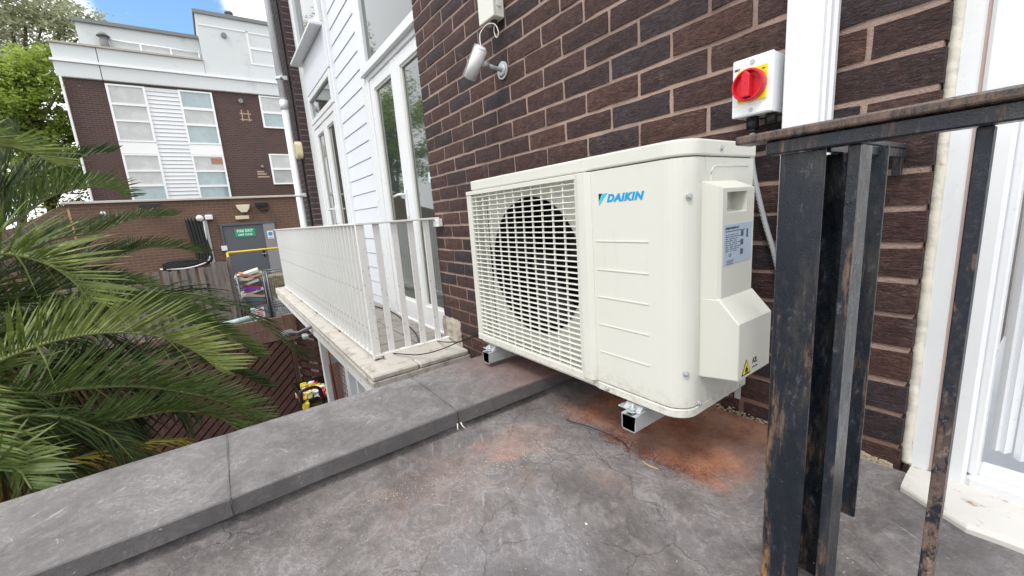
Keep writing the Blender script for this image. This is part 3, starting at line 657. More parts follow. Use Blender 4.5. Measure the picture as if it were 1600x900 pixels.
# logo
lg = [(1.748, .6675), (1.7585, .6675), (1.748, .6505)]
MB().poly(lg, 1, -.3958, -.3945).build('logo_mark', M_INK, ac)
MB().poly([(1.7605, .6675), (1.7745, .6675), (1.7485, .6400), (1.748, .6480)], 1, -.3958, -.3945).build('logo_mark', M_LBLUE, ac)
text('DAIKIN', M_CYAN, ac, 'logo_lettering', MX_FRONT, (1.7725, -.3955, .6465), (.103, .0182), bold=.055, shear=.28)
# side cover with hand grip, valve cover
def side_cover():
    a = -.337; b = -.200
    m = MB(); xo = 2.010; hz0, hz1, hy0, hy1 = .607, .6485, -.315, -.232
    z0, z1 = .425, .656
    # outer face with a hole, chamfered front edge, sloped roof
    m.quad((xo, -.331, z0), (xo, hy0, z0), (xo, hy0, z1), (xo, -.331, z1)); m.quad((xo, hy0, z0), (xo, hy1, z0), (xo, hy1, hz0), (xo, hy0, hz0)); m.quad((xo, hy0, hz1), (xo, hy1, hz1), (xo, hy1, z1), (xo, hy0, z1)); m.quad((xo, hy1, z0), (xo, b, z0), (xo, b, z1), (xo, hy1, z1))
    d = .032
    m.quad((xo, hy0, hz0), (xo, hy1, hz0), (xo-d, hy1, hz0+.006), (xo-d, hy0, hz0+.006)); m.quad((xo, hy0, hz1), (xo-d, hy0, hz1), (xo-d, hy1, hz1), (xo, hy1, hz1)); m.quad((xo, hy0, hz0), (xo-d, hy0, hz0+.006), (xo-d, hy0, hz1), (xo, hy0, hz1)); m.quad((xo, hy1, hz0), (xo, hy1, hz1), (xo-d, hy1, hz1), (xo-d, hy1, hz0+.006)); m.quad((xo-d, hy0, hz0), (xo-d, hy1, hz0), (xo-d, hy1, hz1), (xo-d, hy0, hz1))
    m.quad((xo, -.331, z0), (xo, -.331, z1), (xo-.006, a, z1+.004), (xo-.006, a, z0)); m.quad((xo-.006, a, z0), (xo-.006, a, z1+.004), (X1-.002, a-.001, z1+.018), (X1-.002, a-.001, z0))
    m.quad((xo, -.331, z1), (xo, b, z1), (X1-.002, b, z1+.018), (X1-.002, a-.001, z1+.018)); m.quad((xo, -.331, z1), (X1-.002, a-.001, z1+.018), (xo-.006, a, z1+.004), (xo-.006, a, z1+.004)) if False else None
    m.bm.faces.new([m.bm.verts.new(c) for c in ((xo, -.331, z1), (xo-.006, a, z1+.004), (X1-.002, a-.001, z1+.018))])
    m.quad((xo, b, z0), (X1-.002, b, z0), (X1-.002, b, z1+.018), (xo, b, z1))
    bmesh.ops.remove_doubles(m.bm, verts=m.bm.verts, dist=1e-5)
    m.build('side_cover', M_CREAM, ac)
side_cover()
m = MB(); m.poly([(X1-.002, .255), (2.051, .268), (2.051, .388), (2.010, .434), (X1-.002, .434)], 1, -.338, -.192, .003, 2); m.build('valve_cover', M_CREAM, ac)
# raised outline of the service hatch
def hatch(y0, y1, z0, z1, x, r=.02):
    P = [(x, y0, z0), (x, y0, z1-r)]+[(x, y0+r-r*math.cos(a), z1-r+r*math.sin(a)) for a in (PI/6, PI/3, PI/2)]+[(x, y1, z1)]
    return MB().tube(P, .0011, 5)
hatch(-.3045, -.142, .19, .704, X1+.0002).build('hatch_groove', M_GRILLE, ac)
# rating label
lab = MB().box(2.0095, 2.0108, -.326, -.209, .503, .584).build('rating_label', M_LABEL, ac)
text('DAIKIN EUROPE N.V.', M_INK, lab, 'label_text', MX_SIDE, (2.0108, -.320, .574), (.056, .0042), bold=.03)
text('Zandvoordestraat 300, Oostende', M_INKL, lab, 'label_text', MX_SIDE, (2.0108, -.320, .5685), (.080, .003))
m = MB(); rl = random.Random(3)
for k in range(9):
    y = -.319; z = .562-.0042*k
    while y < -.268: L = rl.uniform(.003, .014); m.box(2.0106, 2.0111, y, y+L, z, z+.0016); y += L+rl.uniform(.002, .007)
for k in range(3): m.box(2.0106, 2.0111, -.312, -.312+(.028, .024, .026)[k], .512-.0035*k-.003, .5135-.0035*k-.003)
for z in (.556, .538, .518): m.box(2.0106, 2.0109, -.257, -.245, z, z+.012).box(2.0108, 2.0111, -.254, -.248, z+.003, z+.009)
m.box(2.0106, 2.0111, -.232, -.225, .552, .57)
m.build('label_print', M_INKL, lab, kind='stuff')
text('CE', M_INK, lab, 'label_text', MX_SIDE, (2.0108, -.305, .518), (.010, .006))
# flammable refrigerant sign
zc = .2745
tri = lambda s_: [(-.303-.019*s_+.0, zc+.012-.0125*s_-.0), (-.303+.019*s_, zc+.012-.0125*s_), (-.303, zc+.012+.0205*s_)]
MB().poly(tri(1), 0, 2.050, 2.0518).build('hazard_sign', M_INK, ac)
MB().poly(tri(.78), 0, 2.0515, 2.0523).build('hazard_sign_face', M_YEL, ac)
MB().poly([(-.303-.005, zc+.005), (-.303+.005, zc+.005), (-.303+.006, zc+.011), (-.303+.002, zc+.014), (-.303+.001, zc+.020), (-.303-.003, zc+.015), (-.303-.006, zc+.010)], 0, 2.052, 2.0526).box(2.052, 2.0526, -.311, -.295, zc+.0022, zc+.0036).build('flame_symbol', M_INK, ac)
text('A2L', M_INK, ac, 'refrigerant_class', MX_SIDE, (2.0513, -.276, zc+.016), (.022, .012)); text('FLAMMABLE', M_INKL, ac, 'refrigerant_note', MX_SIDE, (2.0513, -.276, zc+.006), (.024, .003))
for p_, d_ in (((X1+.003, -.27, .7385), 0), ((X1-.004, -.375, .645), 0), ((X1-.006, -.378, .271), 0), ((X1+.001, -.335, .192), 0), ((1.758, -.3995, .177), 1)):
    m = MB(); ax = Vector((1, 0, 0)) if d_ == 0 else Vector((0, -1, 0)); p_ = Vector(p_)
    if d_ == 0 and p_.y < -.34: ax = Vector((.8, -.6, 0))
    m.cyl(p_-ax*.004, p_+ax*.0012, .0062, 12); m.cyl(p_+ax*.001, p_+ax*.0042, .0045, 8, .003); m.build('screw', M_GALV, ac)
MB().box(1.956, 1.972, -.152, -.147, .138, .178).box(1.956, 1.959, -.152, -.12, .138, .178).build('rear_foot_flange', M_GALV, ac)
for xc in (1.206, 1.843):                                                 # feet
    m = MB(); m.box(xc-.045, xc+.022, -.405, -.14, .1465, .1495, .0008).poly([(-.402, .1495), (-.378, .168), (-.36, .168), (-.36, .1495)], 0, xc-.030, xc+.018); m.build('foot', M_GALV, ac)

def strut(xc, label):
    o = thing('support_channel', (xc, -.2, .104), label, 'bracket', 'channels carrying the condenser'); h = .0205; t_ = .0028; z0 = .1045; z1 = .1455
    prof = [(-h+.004, z0), (h-.004, z0), (h, z0+.004), (h, z1), (h-.010, z1), (h-.010, z1-.007), (h-.010+t_-.004, z1-.007), (h-.010+t_-.004, z1-t_)][:5]
    out_ = [(-h, z1), (-h, z0+.004), (-h+.004, z0), (h-.004, z0), (h, z0+.004), (h, z1), (h-.0105, z1), (h-.0105, z1-.008), (h-.0105+.0022, z1-.008), (h-.0105+.0022, z1-t_), (h-t_, z1-t_), (h-t_, z0+.004+.001), (h-.005, z0+t_), (-h+.005, z0+t_), (-h+t_, z0+.005), (-h+t_, z1-t_), (-h+.0105-.0022, z1-t_), (-h+.0105-.0022, z1-.008), (-h+.0105, z1-.008), (-h+.0105, z1)]
    t = bmesh.new(); A = [t.verts.new((xc+a, -.422, b)) for a, b in out_]; B = [t.verts.new((xc+a, 0, b)) for a, b in out_]
    for k in range(len(A)): t.faces.new((A[k], B[k], B[(k+1) % len(A)], A[(k+1) % len(A)]))
    f = t.faces.new(A); f2 = t.faces.new(B[::-1]); bmesh.ops.triangulate(t, faces=[f, f2])
    m = MB(); m.merge(t); m.build('channel', M_GALV, o)
    b = MB(); b.cyl((xc-.004, -.400, .147), (xc-.004, -.400, .1495), .014, 20); b.cyl((xc-.004, -.400, .1495), (xc-.004, -.400, .1565), .0095, 6); b.cyl((xc-.004, -.400, .118), (xc-.004, -.400, .165), .004, 10)
    b.box(xc-.016, xc+.014, -.412, -.388, .130, .1365, .001); b.build('bolt', M_GALV, o)
    b = MB(); b.box(xc-.03, xc+.03, -.006, -.001, .06, .16, .001); b.build('wall_plate', M_GALV, o)
strut(1.206, 'galvanised steel channel under the fan end of the condenser, above the coping'); strut(1.843, 'galvanised steel channel under the logo end of the condenser, above the brick dust')

# brick dust rubble
rub = MB(); rg = MB()
def chip(mb, x, y, s_):
    t = bmesh.new(); bmesh.ops.create_icosphere(t, subdivisions=1, radius=s_)
    for v in t.verts: v.co *= R.uniform(.55, 1.2)
    mb.merge(t, Matrix.Translation((x, y, s_*.2)) @ Matrix.Rotation(R.uniform(0, 6), 4, 'Z') @ Matrix.Diagonal((1, .8, .6, 1)))
for k in range(1500):
    if k < 900: x = R.uniform(1.68, 1.98); y = -.335+.38*(max(0, x-1.84))**1.25+R.gauss(0, .016) 
    elif k < 1250: x = R.gauss(1.60, .07); y = R.uniform(-.36, -.1)+(x-1.6)*.4
    else: x = R.uniform(1.5, 1.97); y = R.uniform(-.36, -.03)
    if x < 1.46: continue
    chip(rub, x, y, abs(R.gauss(0, .0016))+.0006)
tag(rub.build('brick_rubble', M_GRUB, kind='stuff'), 'loose red brick crumbs scattered on the roof below the condenser', 'rubble')
for k in range(520):
    q = R.random()
    if q < .7: s_ = R.random(); x = 1.49+.16*s_+R.gauss(0, .018); y = -1.05+.55*s_+R.gauss(0, .05)
    else: x = R.uniform(1.46, 2.3); y = R.uniform(-1.1, -.1)
    chip(rg, x, y, R.uniform(.0006, .0019))
tag(rg.build('grit', M_GRIT, kind='stuff'), 'pale grit scattered across the dark roof', 'grit')
tag(MB().tube(rail_path([(1.57,-.375,.006),(1.66,-.36,.012),(1.75,-.345,.007),(1.79,-.36,.006)]), .0014, 5).build('twig', M_DPLAST), 'thin black twig of wire lying among the brick crumbs', 'wire')
tag(MB().tube(rail_path([(1.845,-.375,.003),(1.87,-.38,.006),(1.89,-.372,.003)]), .0014, 5).build('straw', plain('dry_straw', (.5,.38,.15), .8)), 'small dry straw lying in front of the right channel', 'straw')
fk = at(915, 819, 2, -.03); tag(MB().sphere(fk, .006, 8, (1.3,.8,.5)).build('paint_flake', M_SIGNW), 'white paint flake lying on the middle of the roof', 'flake')
fk = at(1151, 805, 2, -.04); tag(MB().sphere(fk, .007, 8, (1,.8,.5)).build('brick_chip', plain('red_chip', (.30,.035,.03), .8)), 'small red brick chip lying near the iron railing foot', 'chip')

# ================================================================== switch, trunking, cables, security gear
sw = thing('isolator_switch', (1.943, 0, .888), 'white isolator box with red rotary knob on yellow plate, on the brick wall', 'switch')
m = MB(); m.poly([(1.900, .825), (1.986, .825), (1.986, .951), (1.900, .951)], 1, -.074, -.002, .003, 2); m.build('housing', M_WHITE, sw)
m = MB(); m.box(1.8985, 1.9875, -.080, -.0745, .8235, .9525, .003, 2); m.build('cover', M_WHITE, sw)
m = MB(); m.box(1.902, 1.984, -.0812, -.079, .826, .8455, .001); m.build('cover_step', M_WHITE, sw)
MB().box(1.9125, 1.9755, -.084, -.0795, .8545, .927, .001).build('yellow_plate', M_YEL, sw)
k = MB(); kc = (1.9415, .889); n = 40
for q in range(n):
    a, b = 2*PI*q/n, 2*PI*(q+1)/n
    for (r0, y0), (r1, y1) in (((.0355, -.084), (.0355, -.098)), ((.0355, -.098), (.034, -.101)), ((.034, -.101), (.0305, -.101)), ((.0305, -.101), (.029, -.090)), ((.029, -.090), (0.0001, -.090))):
        k.quad(*[(kc[0]+r*math.cos(t), y, kc[1]+r*math.sin(t)) for r, y, t in ((r0, y0, a), (r0, y0, b), (r1, y1, b), (r1, y1, a))])
k.build('knob_ring', M_RED, sw)
MB().poly([(1.9325, .862), (1.9505, .862), (1.9505, .909), (1.9415, .918), (1.9325, .909)], 1, -.111, -.0905, .002, 2).build('knob_grip', M_RED, sw)
m = MB()
for x, z in ((1.943, .9405), (1.943, .8355)): m.cyl((x, -.079, z), (x, -.0825, z), .005, 12)
m.build('cover_screw', M_GALV, sw)
text('IMO', M_INK, sw, 'maker_mark', MX_FRONT, (1.9035, -.0806, .928), (.012, .006), bold=.01)
text('OFF', M_INK, sw, 'plate_text', MX_FRONT, (1.915, -.0845, .858), (.009, .0035)); text('ON', M_INK, sw, 'plate_text', MX_FRONT, (1.966, -.0845, .917), (.006, .0035))
m = MB(); m.cyl((1.930, -.040, .826), (1.930, -.040, .796), .0135, 6); m.cyl((1.930, -.040, .800), (1.930, -.040, .788), .010, 16); m.cyl((1.971, -.040, .826), (1.971, -.040, .800), .0125, 6); m.build('cable_gland', M_DPLAST, sw)
tr = thing('cable_trunking', (2.035, 0, 1.4), 'white vertical plastic cable trunking beside the isolator on the brick wall', 'trunking')
MB().box(2.000, 2.082, -.020, -.003, .50, 2.6, .002).build('trunking_base', M_WHITE, tr); MB().box(1.998, 2.068, -.052, -.018, .50, 2.6, .002).box(2.067, 2.076, -.040, -.018, .50, 2.6, .002).build('trunking_lid', M_WHITE, tr)
tag(MB().tube(rail_path([(1.930,-.040,.800),(1.930,-.040,.75),(1.933,-.036,.70),(1.944,-.03,.64),(1.962,-.022,.56),(1.985,-.018,.48),(2.01,-.018,.36),(2.02,-.02,.2)], 10), .0062, 12).build('armoured_cable', M_CAB), 'silver braided flexible cable dropping from the isolator behind the condenser', 'cable')
tag(MB().tube(rail_path([(2.05,-.02,.72),(2.047,-.02,.66),(2.035,-.03,.60),(2.022,-.035,.55),(2.02,-.03,.50),(2.03,-.02,.44),(2.04,-.02,.2)], 8), .005, 8).build('beige_cable', plain('beige_pvc', (.55,.46,.36), .6)), 'thin beige cable hanging behind the wide iron post', 'cable')
pb = thing('junction_box', (.86, 0, 1.52), 'cream weatherproof box above the small wall camera', 'box')
m = MB(); m.box(.792, .900, -.048, -.002, 1.452, 1.62, .004, 2); m.build('box_body', M_GRILLE, pb); m = MB(); m.box(.789, .903, -.062, -.048, 1.449, 1.623, .004, 2); m.build('box_lid', M_GRILLE, pb)
m = MB(); m.cyl((.899, -.03, 1.50), (.9045, -.03, 1.50), .010, 16); m.build('knockout', M_GRILLE, pb)
m = MB(); m.cyl((.857, -.028, 1.454), (.857, -.028, 1.437), .013, 14); m.build('box_gland', M_TRUNK, pb)
cm = thing('security_camera', (.864, 0, 1.255), 'small silver bullet camera on wall bracket tilted down over the balcony', 'camera')
m = MB(); m.cyl((.862, -.001, 1.256), (.862, -.008, 1.256), .036, 28); m.cyl((.862, -.008, 1.256), (.862, -.014, 1.256), .030, 28, .020); m.build('base_plate', M_GALV, cm)
m = MB(); m.tube([(.862, -.01, 1.256), (.862, -.05, 1.262), (.862, -.085, 1.268)], .0085, 12); m.cyl((.862, -.080, 1.268), (.862, -.105, 1.272), .0125, 12); m.build('bracket_arm', M_GALV, cm)
cdir = Vector((-.55, -.12, -.62)).normalized(); c0_ = Vector((.875, -.118, 1.322)); c1_ = c0_+cdir*.125
cb = MB(); cb.cyl(c0_, c1_, .028, 24); cb.cyl(c0_-cdir*.008, c0_, .018, 20, .027); cb.build('camera_body', plain('silver_paint', (.82,.84,.84), .35, .03, metal=0.), cm)
sh = MB(); sa = cdir.cross(Vector((0, 1, 0))).normalized(); sb = cdir.cross(sa).normalized()
if sa.z < 0: sa = -sa
for q in range(10):
    t0, t1 = -1.15+2.3*q/10, -1.15+2.3*(q+1)/10; rr2 = .032
    f_ = lambda t, d: c0_+cdir*d+(sa*math.cos(t)+sb*math.sin(t))*rr2
    sh.quad(f_(t0, -.004), f_(t1, -.004), f_(t1, .13), f_(t0, .13))
so_ = sh.build('sun_shield', plain('shield_paint', (.80,.83,.83), .35, .03, metal=0.), cm); sm_ = so_.modifiers.new('s', 'SOLIDIFY'); sm_.thickness = .0015
m = MB(); m.cyl(c1_, c1_+cdir*.002, .024, 20); m.build('lens', M_DPLAST, cm)
tag(MB().tube(rail_path([(.857,-.028,1.44),(.862,-.035,1.405),(.885,-.04,1.375),(.900,-.04,1.39),(.885,-.045,1.425),(.85,-.06,1.435),(.825,-.08,1.41),(.845,-.10,1.375),tuple(c0_)], 8), .0022, 6).build('camera_lead', M_GRILLE), 'thin beige lead looped between the cream box and the camera', 'cable')

# ================================================================== black iron railing
ir = thing('iron_railing', (2.3, -.45, 0), 'rusty black iron railing in front of the white patio door', 'railing')
MB().box(2.103, 3.3, -.484, -.438, .7140, .7270, .003, 2).build('top_rail', M_IRON, ir)
MB().box(2.142, 3.3, -.474, -.446, .694, .7135, .002).build('lower_rail', M_IRON, ir)
m = MB(); m.box(2.158, 2.2125, -.462, -.4565, -.1, .6935, .001); m.build('post_flange', M_IRON, ir)
m = MB(); m.box(2.183, 2.188, -.456, -.385, -.1, .6925); m.build('post_web', M_IRON, ir)
m = MB(); m.box(2.168, 2.222, -.3845, -.379, -.1, .690, .001); m.build('post_flange', M_IRON, ir)
b0 = MB(); b0.box(-.0065, .0065, -.0015, .050, -.1, .6935, .001); bo = b0.build('baluster', M_IRON, ir); bo.location = (2.2425, -.4585, 0)
k = 0
for x in (2.3535, 2.46, 2.57, 2.68, 2.79, 2.9, 3.01, 3.12, 3.23):
    b0 = MB(); b0.box(x-.0065, x+.0065, -.462, -.438, -.1, .6935, .001); b0.build('baluster', M_IRONW, ir)
MB().box(2.172, 2.212, -.436, -.006, .7060, .7145, .001).build('return_rail', M_IRON, ir)
MB().box(2.205, 2.211, -.436, -.02, .690, .7055, .001).build('return_web', M_IRON, ir)
MB().box(2.199, 2.2225, -.205, -.199, -.1, .7055, .001).box(2.199, 2.203, -.199, -.165, -.1, .704, .0005).build('inner_post', M_IRON, ir)
MB().box(2.190, 2.204, -.02, -.003, .655, .706, .001).build('wall_angle', M_IRON, ir)
m = MB(); m.sphere((2.2415, -.4655, .62), .0018, 8); m.sphere((2.2405, -.4655, .655), .0015, 8); m.build('weld_bead', M_IRON, ir)

# ================================================================== balcony
ba = thing('balcony', (-1.9, -.3, -.25), 'weathered concrete balcony slab with raised kerb below the white railing', 'balcony')
bx0 = -4.15
m = MB(); m.box(bx0, .30, -.60, .08, -.245, -.205, .004); m.build('slab', M_SLAB, ba)
def kerb(x0, x1, y0, y1): 
    t = bmesh.new(); n = 20; rows = []
    return
ks = [(bx0, -3.3), (-3.295, -2.45), (-2.445, -1.62), (-1.615, -.80), (-.795, .07)]
for a, b in ks: MB().box(a, b, -.598, -.452, -.205, -.172+R.uniform(-.002, .002), .006).build('kerb_stone', M_SLAB, ba)
MB().box(.075, .30, -.598, -.33, -.205, -.170, .008).build('kerb_stone', M_SLAB, ba); MB().box(.075, .30, -.325, -.004, -.205, -.172, .008).build('kerb_stone', M_SLAB, ba)
MB().poly([(.02, -.206), (.02, -.150), (.06, -.143), (.10, -.150), (.16, -.168), (.20, -.171), (.20, -.206)], 1, -.45, -.02, .004).build('mortar_fillet', M_SLAB, ba)
x = bx0+.3
cols = [-3.9, -3.3, -2.7, -2.1, -1.5, -.9, -.3, .018]
for a, b in zip(cols, cols[1:]):
    for y0, y1 in ((-.45, -.16), (-.155, .125)):
        MB().box(a+.004, b-.004, y0+.003, y1, -.206, -.192+R.uniform(-.0015, .0015), .002).build('paving_slab', M_SLABT, ba)
MB().box(bx0, .285, -.585, -.57, -.325, -.246, .003).box(.27, .285, -.57, .0, -.325, -.246, .003).build('fascia', M_WHITEP, ba)
MB().box(bx0, .25, -.565, -.01, -.30, -.25).build('soffit', M_WHITEP, ba)
t = bmesh.new(); n = 9; rows = []
for i in range(n+1):
    row = []
    for j in range(n+1):
        x = -.015+.235*i/n; z = -.24+.235*j/n; e = i in (n,) or j in (0, n)
        q = noise.noise(Vector((x*30, z*30, 0)))
        row.append(t.verts.new((x+(.010*q if i == n else 0), -.008-.010*abs(q)+(.010 if e else 0), z+(.012*q if j == n else 0))))
    rows.append(row)
for i in range(n):
    for j in range(n): t.faces.new((rows[i][j], rows[i+1][j], rows[i+1][j+1], rows[i][j+1]))
m = MB(); m.merge(t); m.build('render_patch', M_RENDER, ba)

for k in range(260):
    R.random()
rl_ = thing('balcony_railing', (-1.9, -.49, -.17), 'white painted metal balcony railing of close flat bars', 'railing')
RX, RY = .05, -.49
zt, zb = .635, -.150
m = MB(); m.box(-3.93, RX+.022, RY-.022, RY+.022, zt-.004, zt+.008, .002); m.build('top_rail', M_WHITEP, rl_); m = MB(); m.box(RX-.022, RX+.022, RY+.0225, .035, zt-.0045, zt+.0075, .002); m.build('top_rail', M_WHITEP, rl_)
m = MB(); m.box(-3.93, RX+.015, RY-.016, RY+.016, zb, zb+.012, .002); m.build('bottom_rail', M_WHITEP, rl_); m = MB(); m.box(RX-.016, RX+.016, RY+.0165, .0, zb+.0005, zb+.0125, .002); m.build('bottom_rail', M_WHITEP, rl_)
bmesh_bar = bpy.data.meshes.new('baluster'); t = bmesh.new(); bmesh.ops.create_cube(t, size=1, matrix=Matrix.Diagonal((.010, .036, zt-.004-zb-.012, 1))); t.to_mesh(bmesh_bar); t.free(); bmesh_bar.materials.append(M_WHITEP)
zc_ = (zt-.004+zb+.012)/2
for k in range(1, 44): link('baluster', bmesh_bar, rl_, (RX-.009-.089*k, RY, zc_))
for y in (-.395, -.290, -.187, -.085): link('baluster', bmesh_bar, rl_, (RX, y, zc_))
m = MB(); m.box(RX-.012, RX+.012, RY-.022, RY+.024, zb-.01, zt-.0045, .002); m.build('corner_post', M_WHITEP, rl_)
m = MB(); m.box(.035, .115, -.030, -.001, .585, .632, .002); m.build('wall_bracket', M_WHITEP, rl_)
for x in (.045, -.85, -1.75, -2.6, -3.4): MB().box(x-.012, x+.012, RY-.012, RY+.012, -.175, zb, .002).build('fixing_stub', plain('rusty_stub', (.16,.09,.05), .9, .3), rl_)
tag(MB().tube(rail_path([(.02,-.38,-.165),(.10,-.40,-.14),(.16,-.35,-.145),(.24,-.30,-.14),(.34,-.22,-.11),(.45,-.10,-.05),(.62,-.03,.02),(.9,-.02,.06)], 8), .0035, 6).tube(rail_path([(.05,-.10,-.15),(.2,-.11,-.12),(.35,-.08,-.09),(.45,-.03,-.05),(.5,-.015,-.01)], 8), .0035, 6).build('black_cable', M_DPLAST), 'loose black cable trailing off the balcony corner towards the condenser', 'cable')
tag(MB().tube(rail_path([(-3,.03,-.18),(-2,.0,-.185),(-1.2,.04,-.18),(-.7,-.02,-.186),(-.35,-.08,-.186),(-.1,-.16,-.186)], 8), .005, 6).build('floor_cable', M_DPLAST), 'dark cable lying on the balcony floor behind the railing bars', 'cable')

# downpipe and alarm sounder
dp = thing('downpipe', (-4.1, -.10, 0), 'long white downpipe at the corner of the near building', 'downpipe')
MB().tube([(-4.12, -.10, -2.6), (-4.12, -.10, 2.35)], .048, 16).tube([(-4.12, -.10, 2.33), (-4.12, -.10, 6.2)], .042, 16).build('pipe', M_WHITE, dp)
for z in (1.08, 2.62, 3.9): MB().tube([(-4.12, -.10, z), (-4.12, -.10, z+.03)], .056, 16).box(-4.16, -3.99, -.115, -.085, z, z+.03).box(-4.20, -4.04, -.06, -.002, z-.01, z+.04).build('pipe_clip', M_WHITE, dp)
MB().tube([(-4.12, -.10, 2.24), (-4.12, -.10, 2.36)], .056, 16).build('pipe_socket', M_WHITE, dp)
tag(MB().tube(rail_path([(-3.98,-.02,-1.5),(-3.98,-.02,1.5),(-3.97,-.02,2.4),(-4.0,-.02,4.5)]), .014, 6).build('wall_cable', M_DPLAST), 'black cable running down the brick pier beside the white downpipe', 'cable')
al = thing('alarm_sounder', (-3.93, -.05, 1.68), 'cream ribbed alarm sounder on the brick pier beside the downpipe', 'alarm')
m = MB(); m.poly([(a*1.0-3.93, b+1.68) for a, b in arc(0, .04, .075, 0, PI, 10)]+[(a-3.93, b+1.68) for a, b in arc(0, -.04, .075, PI, 2*PI, 10)], 1, -.085, -.002, .012, 2); m.build('sounder_body', plain('old_cream_plastic', (.66,.58,.38), .5), al)
for k in range(6): MB().box(-3.995, -3.865, -.091, -.084, 1.60+.028*k, 1.612+.028*k, .002).build('rib', plain('old_cream_rib', (.74,.66,.45), .5), al)

# ================================================================== far apartment building (faces +x)
XB = -19.0
ap = thing('apartment_building', (XB-3, 0, -2.6), 'far dark brick apartment block with white render top floor and clad window bays', 'building')
MB().box(XB-9, XB, -4.62, 9, -2.6, 6.40).build('brick_walls', M_FARB, ap)
MB().box(XB-9, XB+.10, -4.72, -3.56, 6.42, 6.92, .02).box(XB-9, XB+.10, -3.54, 9, 6.42, 6.92, .02).build('lower_fascia', M_STUCCO, ap)
MB().box(XB-9, XB+.16, -4.78, 9, 6.92, 7.0).build('fascia_moulding', M_FRW, ap)
MB().box(XB-9, XB+.05, -4.70, -3.56, 7.0, 7.52, .01).box(XB-9, XB+.05, -3.54, -.42, 7.0, 7.52, .01).build('roof_parapet', M_STUCCO, ap)
MB().box(XB-9, XB+.12, -4.76, -.42, 7.52, 7.58).build('parapet_cap', plain('beige_cap', (.42,.39,.34), .8), ap)
MB().box(XB-9, XB+.04, -.41, 9, 7.0, 9.28).box(XB-9, XB-.5, -4.0, -.42, 7.5, 8.5).build('top_storey', M_STUCCO, ap)
MB().box(XB-9, XB+.10, -.47, 9, 9.28, 9.42).box(XB-9, XB-.4, -4.05, -.42, 8.5, 8.62).build('roof_edge', M_STUCCOD, ap)
MB().box(XB+.04, XB+.06, -.35, 9, 8.86, 8.90).build('render_joint', M_FRW, ap)
m = MB(); m.tube([(XB-.4, -3.2, 8.0), (XB-.4, -.45, 7.95)], .035, 6).tube([(XB-.4, -3.2, 7.72), (XB-.4, -.45, 7.68)], .03, 6)
for y in (-3.2, -2.3, -1.4, -.5): m.tube([(XB-.4, y, 7.5), (XB-.4, y, 8.0)], .03, 6)
m.build('roof_handrail', M_FRW, ap)
MB().cyl((XB-.3, -3.3, 7.5), (XB-.3, -3.3, 8.05), .16, 10, .11).cyl((XB-.3, -3.3, 8.05), (XB-.3, -3.3, 8.2), .2, 10, .06).build('roof_cowl', M_STUCCOD, ap)
MB().box(XB+.0, XB+.12, -4.66, -4.60, 1.6, 6.42).build('corner_pipe', M_FRW, ap)
MB().cyl((XB-.4, .8, 9.4), (XB-.4, .8, 9.65), .1, 8).cyl((XB-.4, .8, 9.65), (XB-.4, .8, 9.72), .16, 8).build('roof_vent', M_STUCCOD, ap)
def fwin(y0, y1, zs, tinted, nm='window', blind=None):
    """bay of stacked panes; zs = list of (z_low, z_high)"""
    zl, zh = zs[-1][0]-.06, zs[0][1]+.06; m = MB(); x = XB+.06
    m.box(XB-.01, x, y0-.07, y0, zl, zh).box(XB-.01, x, y1, y1+.07, zl, zh).box(XB-.01, x-.002, y0, y1, zh-.06, zh).box(XB-.01, x-.002, y0, y1, zl, zl+.06)
    for a, b in zip(zs, zs[1:]): m.box(XB-.01, x+.004, y0, y1, b[1], a[0])
    o = m.build(nm, M_FRW, ap)
    for i, (a, b) in enumerate(zs): MB().box(XB-.008, XB+.02, y0, y1, a, b).build('pane', M_GLASSB if tinted[i] else M_GLASSF, o)
    return o
fwin(-3.46, -2.50, [(5.68, 6.27), (5.08, 5.60), (4.36, 5.02)], [0, 0, 0]); fwin(-3.46, -2.50, [(3.27, 3.80), (2.72, 3.20), (1.7, 2.64)], [0, 0, 1])
fwin(-1.38, -.42, [(5.70, 6.27), (5.08, 5.60), (4.34, 4.99)], [1, 0, 1]); w2 = fwin(-1.38, -.42, [(3.25, 3.80), (2.66, 3.18), (1.7, 2.58)], [0, 1, 1])
MB().box(XB+.021, XB+.03, -.82, -.42, 3.50, 3.74).build('orange_curtain', plain('orange_curtain', (.34,.19,.12), .8), w2)
fwin(1.38, 2.6, [(5.75, 6.33), (5.12, 5.66)], [0, 1]); fwin(1.38, 2.6, [(3.35, 3.90), (2.70, 3.27)], [0, 0]); fwin(1.32, 2.6, [(8.30, 8.84), (7.68, 8.22)], [0, 0])
MB().box(XB-.01, XB+.045, -3.53, -2.43, 3.87, 4.29).build('spandrel', M_FRW, ap); MB().box(XB-.01, XB+.045, -1.45, -.35, 3.87, 4.27).build('spandrel', M_FRW, ap)
for k in range(31): MB().poly([(XB, 6.33-.15*k), (XB+.028, 6.20-.15*k), (XB, 6.185-.15*k)], 1, -2.43, -1.45).build('cladding_board', M_CLADF, ap)
MB().cyl((XB, .62, 6.1), (XB+.08, .62, 6.1), .09, 12).cyl((XB+.04, .45, 8.6), (XB+.12, .45, 8.6), .1, 10).cyl((XB, .98, 3.42), (XB+.1, .98, 3.42), .06, 8).build('wall_vent', M_STUCCOD, ap)
m = MB(); 
for y in (.58, .82): m.box(XB, XB+.004, y-.02, y+.02, 5.30, 5.75)
mm_ = m; m = MB()
for z in (5.36, 5.60): mm_.box(XB, XB+.0045, .50, .92, z-.02, z+.02)
for z in (3.10, 2.98, 3.2): m.box(XB, XB+.004, .75, 1.2-(z-2.98)*.8, z-.03, z+.03)
pmt = plain('pale_mortar', (.40,.30,.22), .9); m.build('mortar_repair', pmt, ap); mm_.build('mortar_repair', pmt, ap)

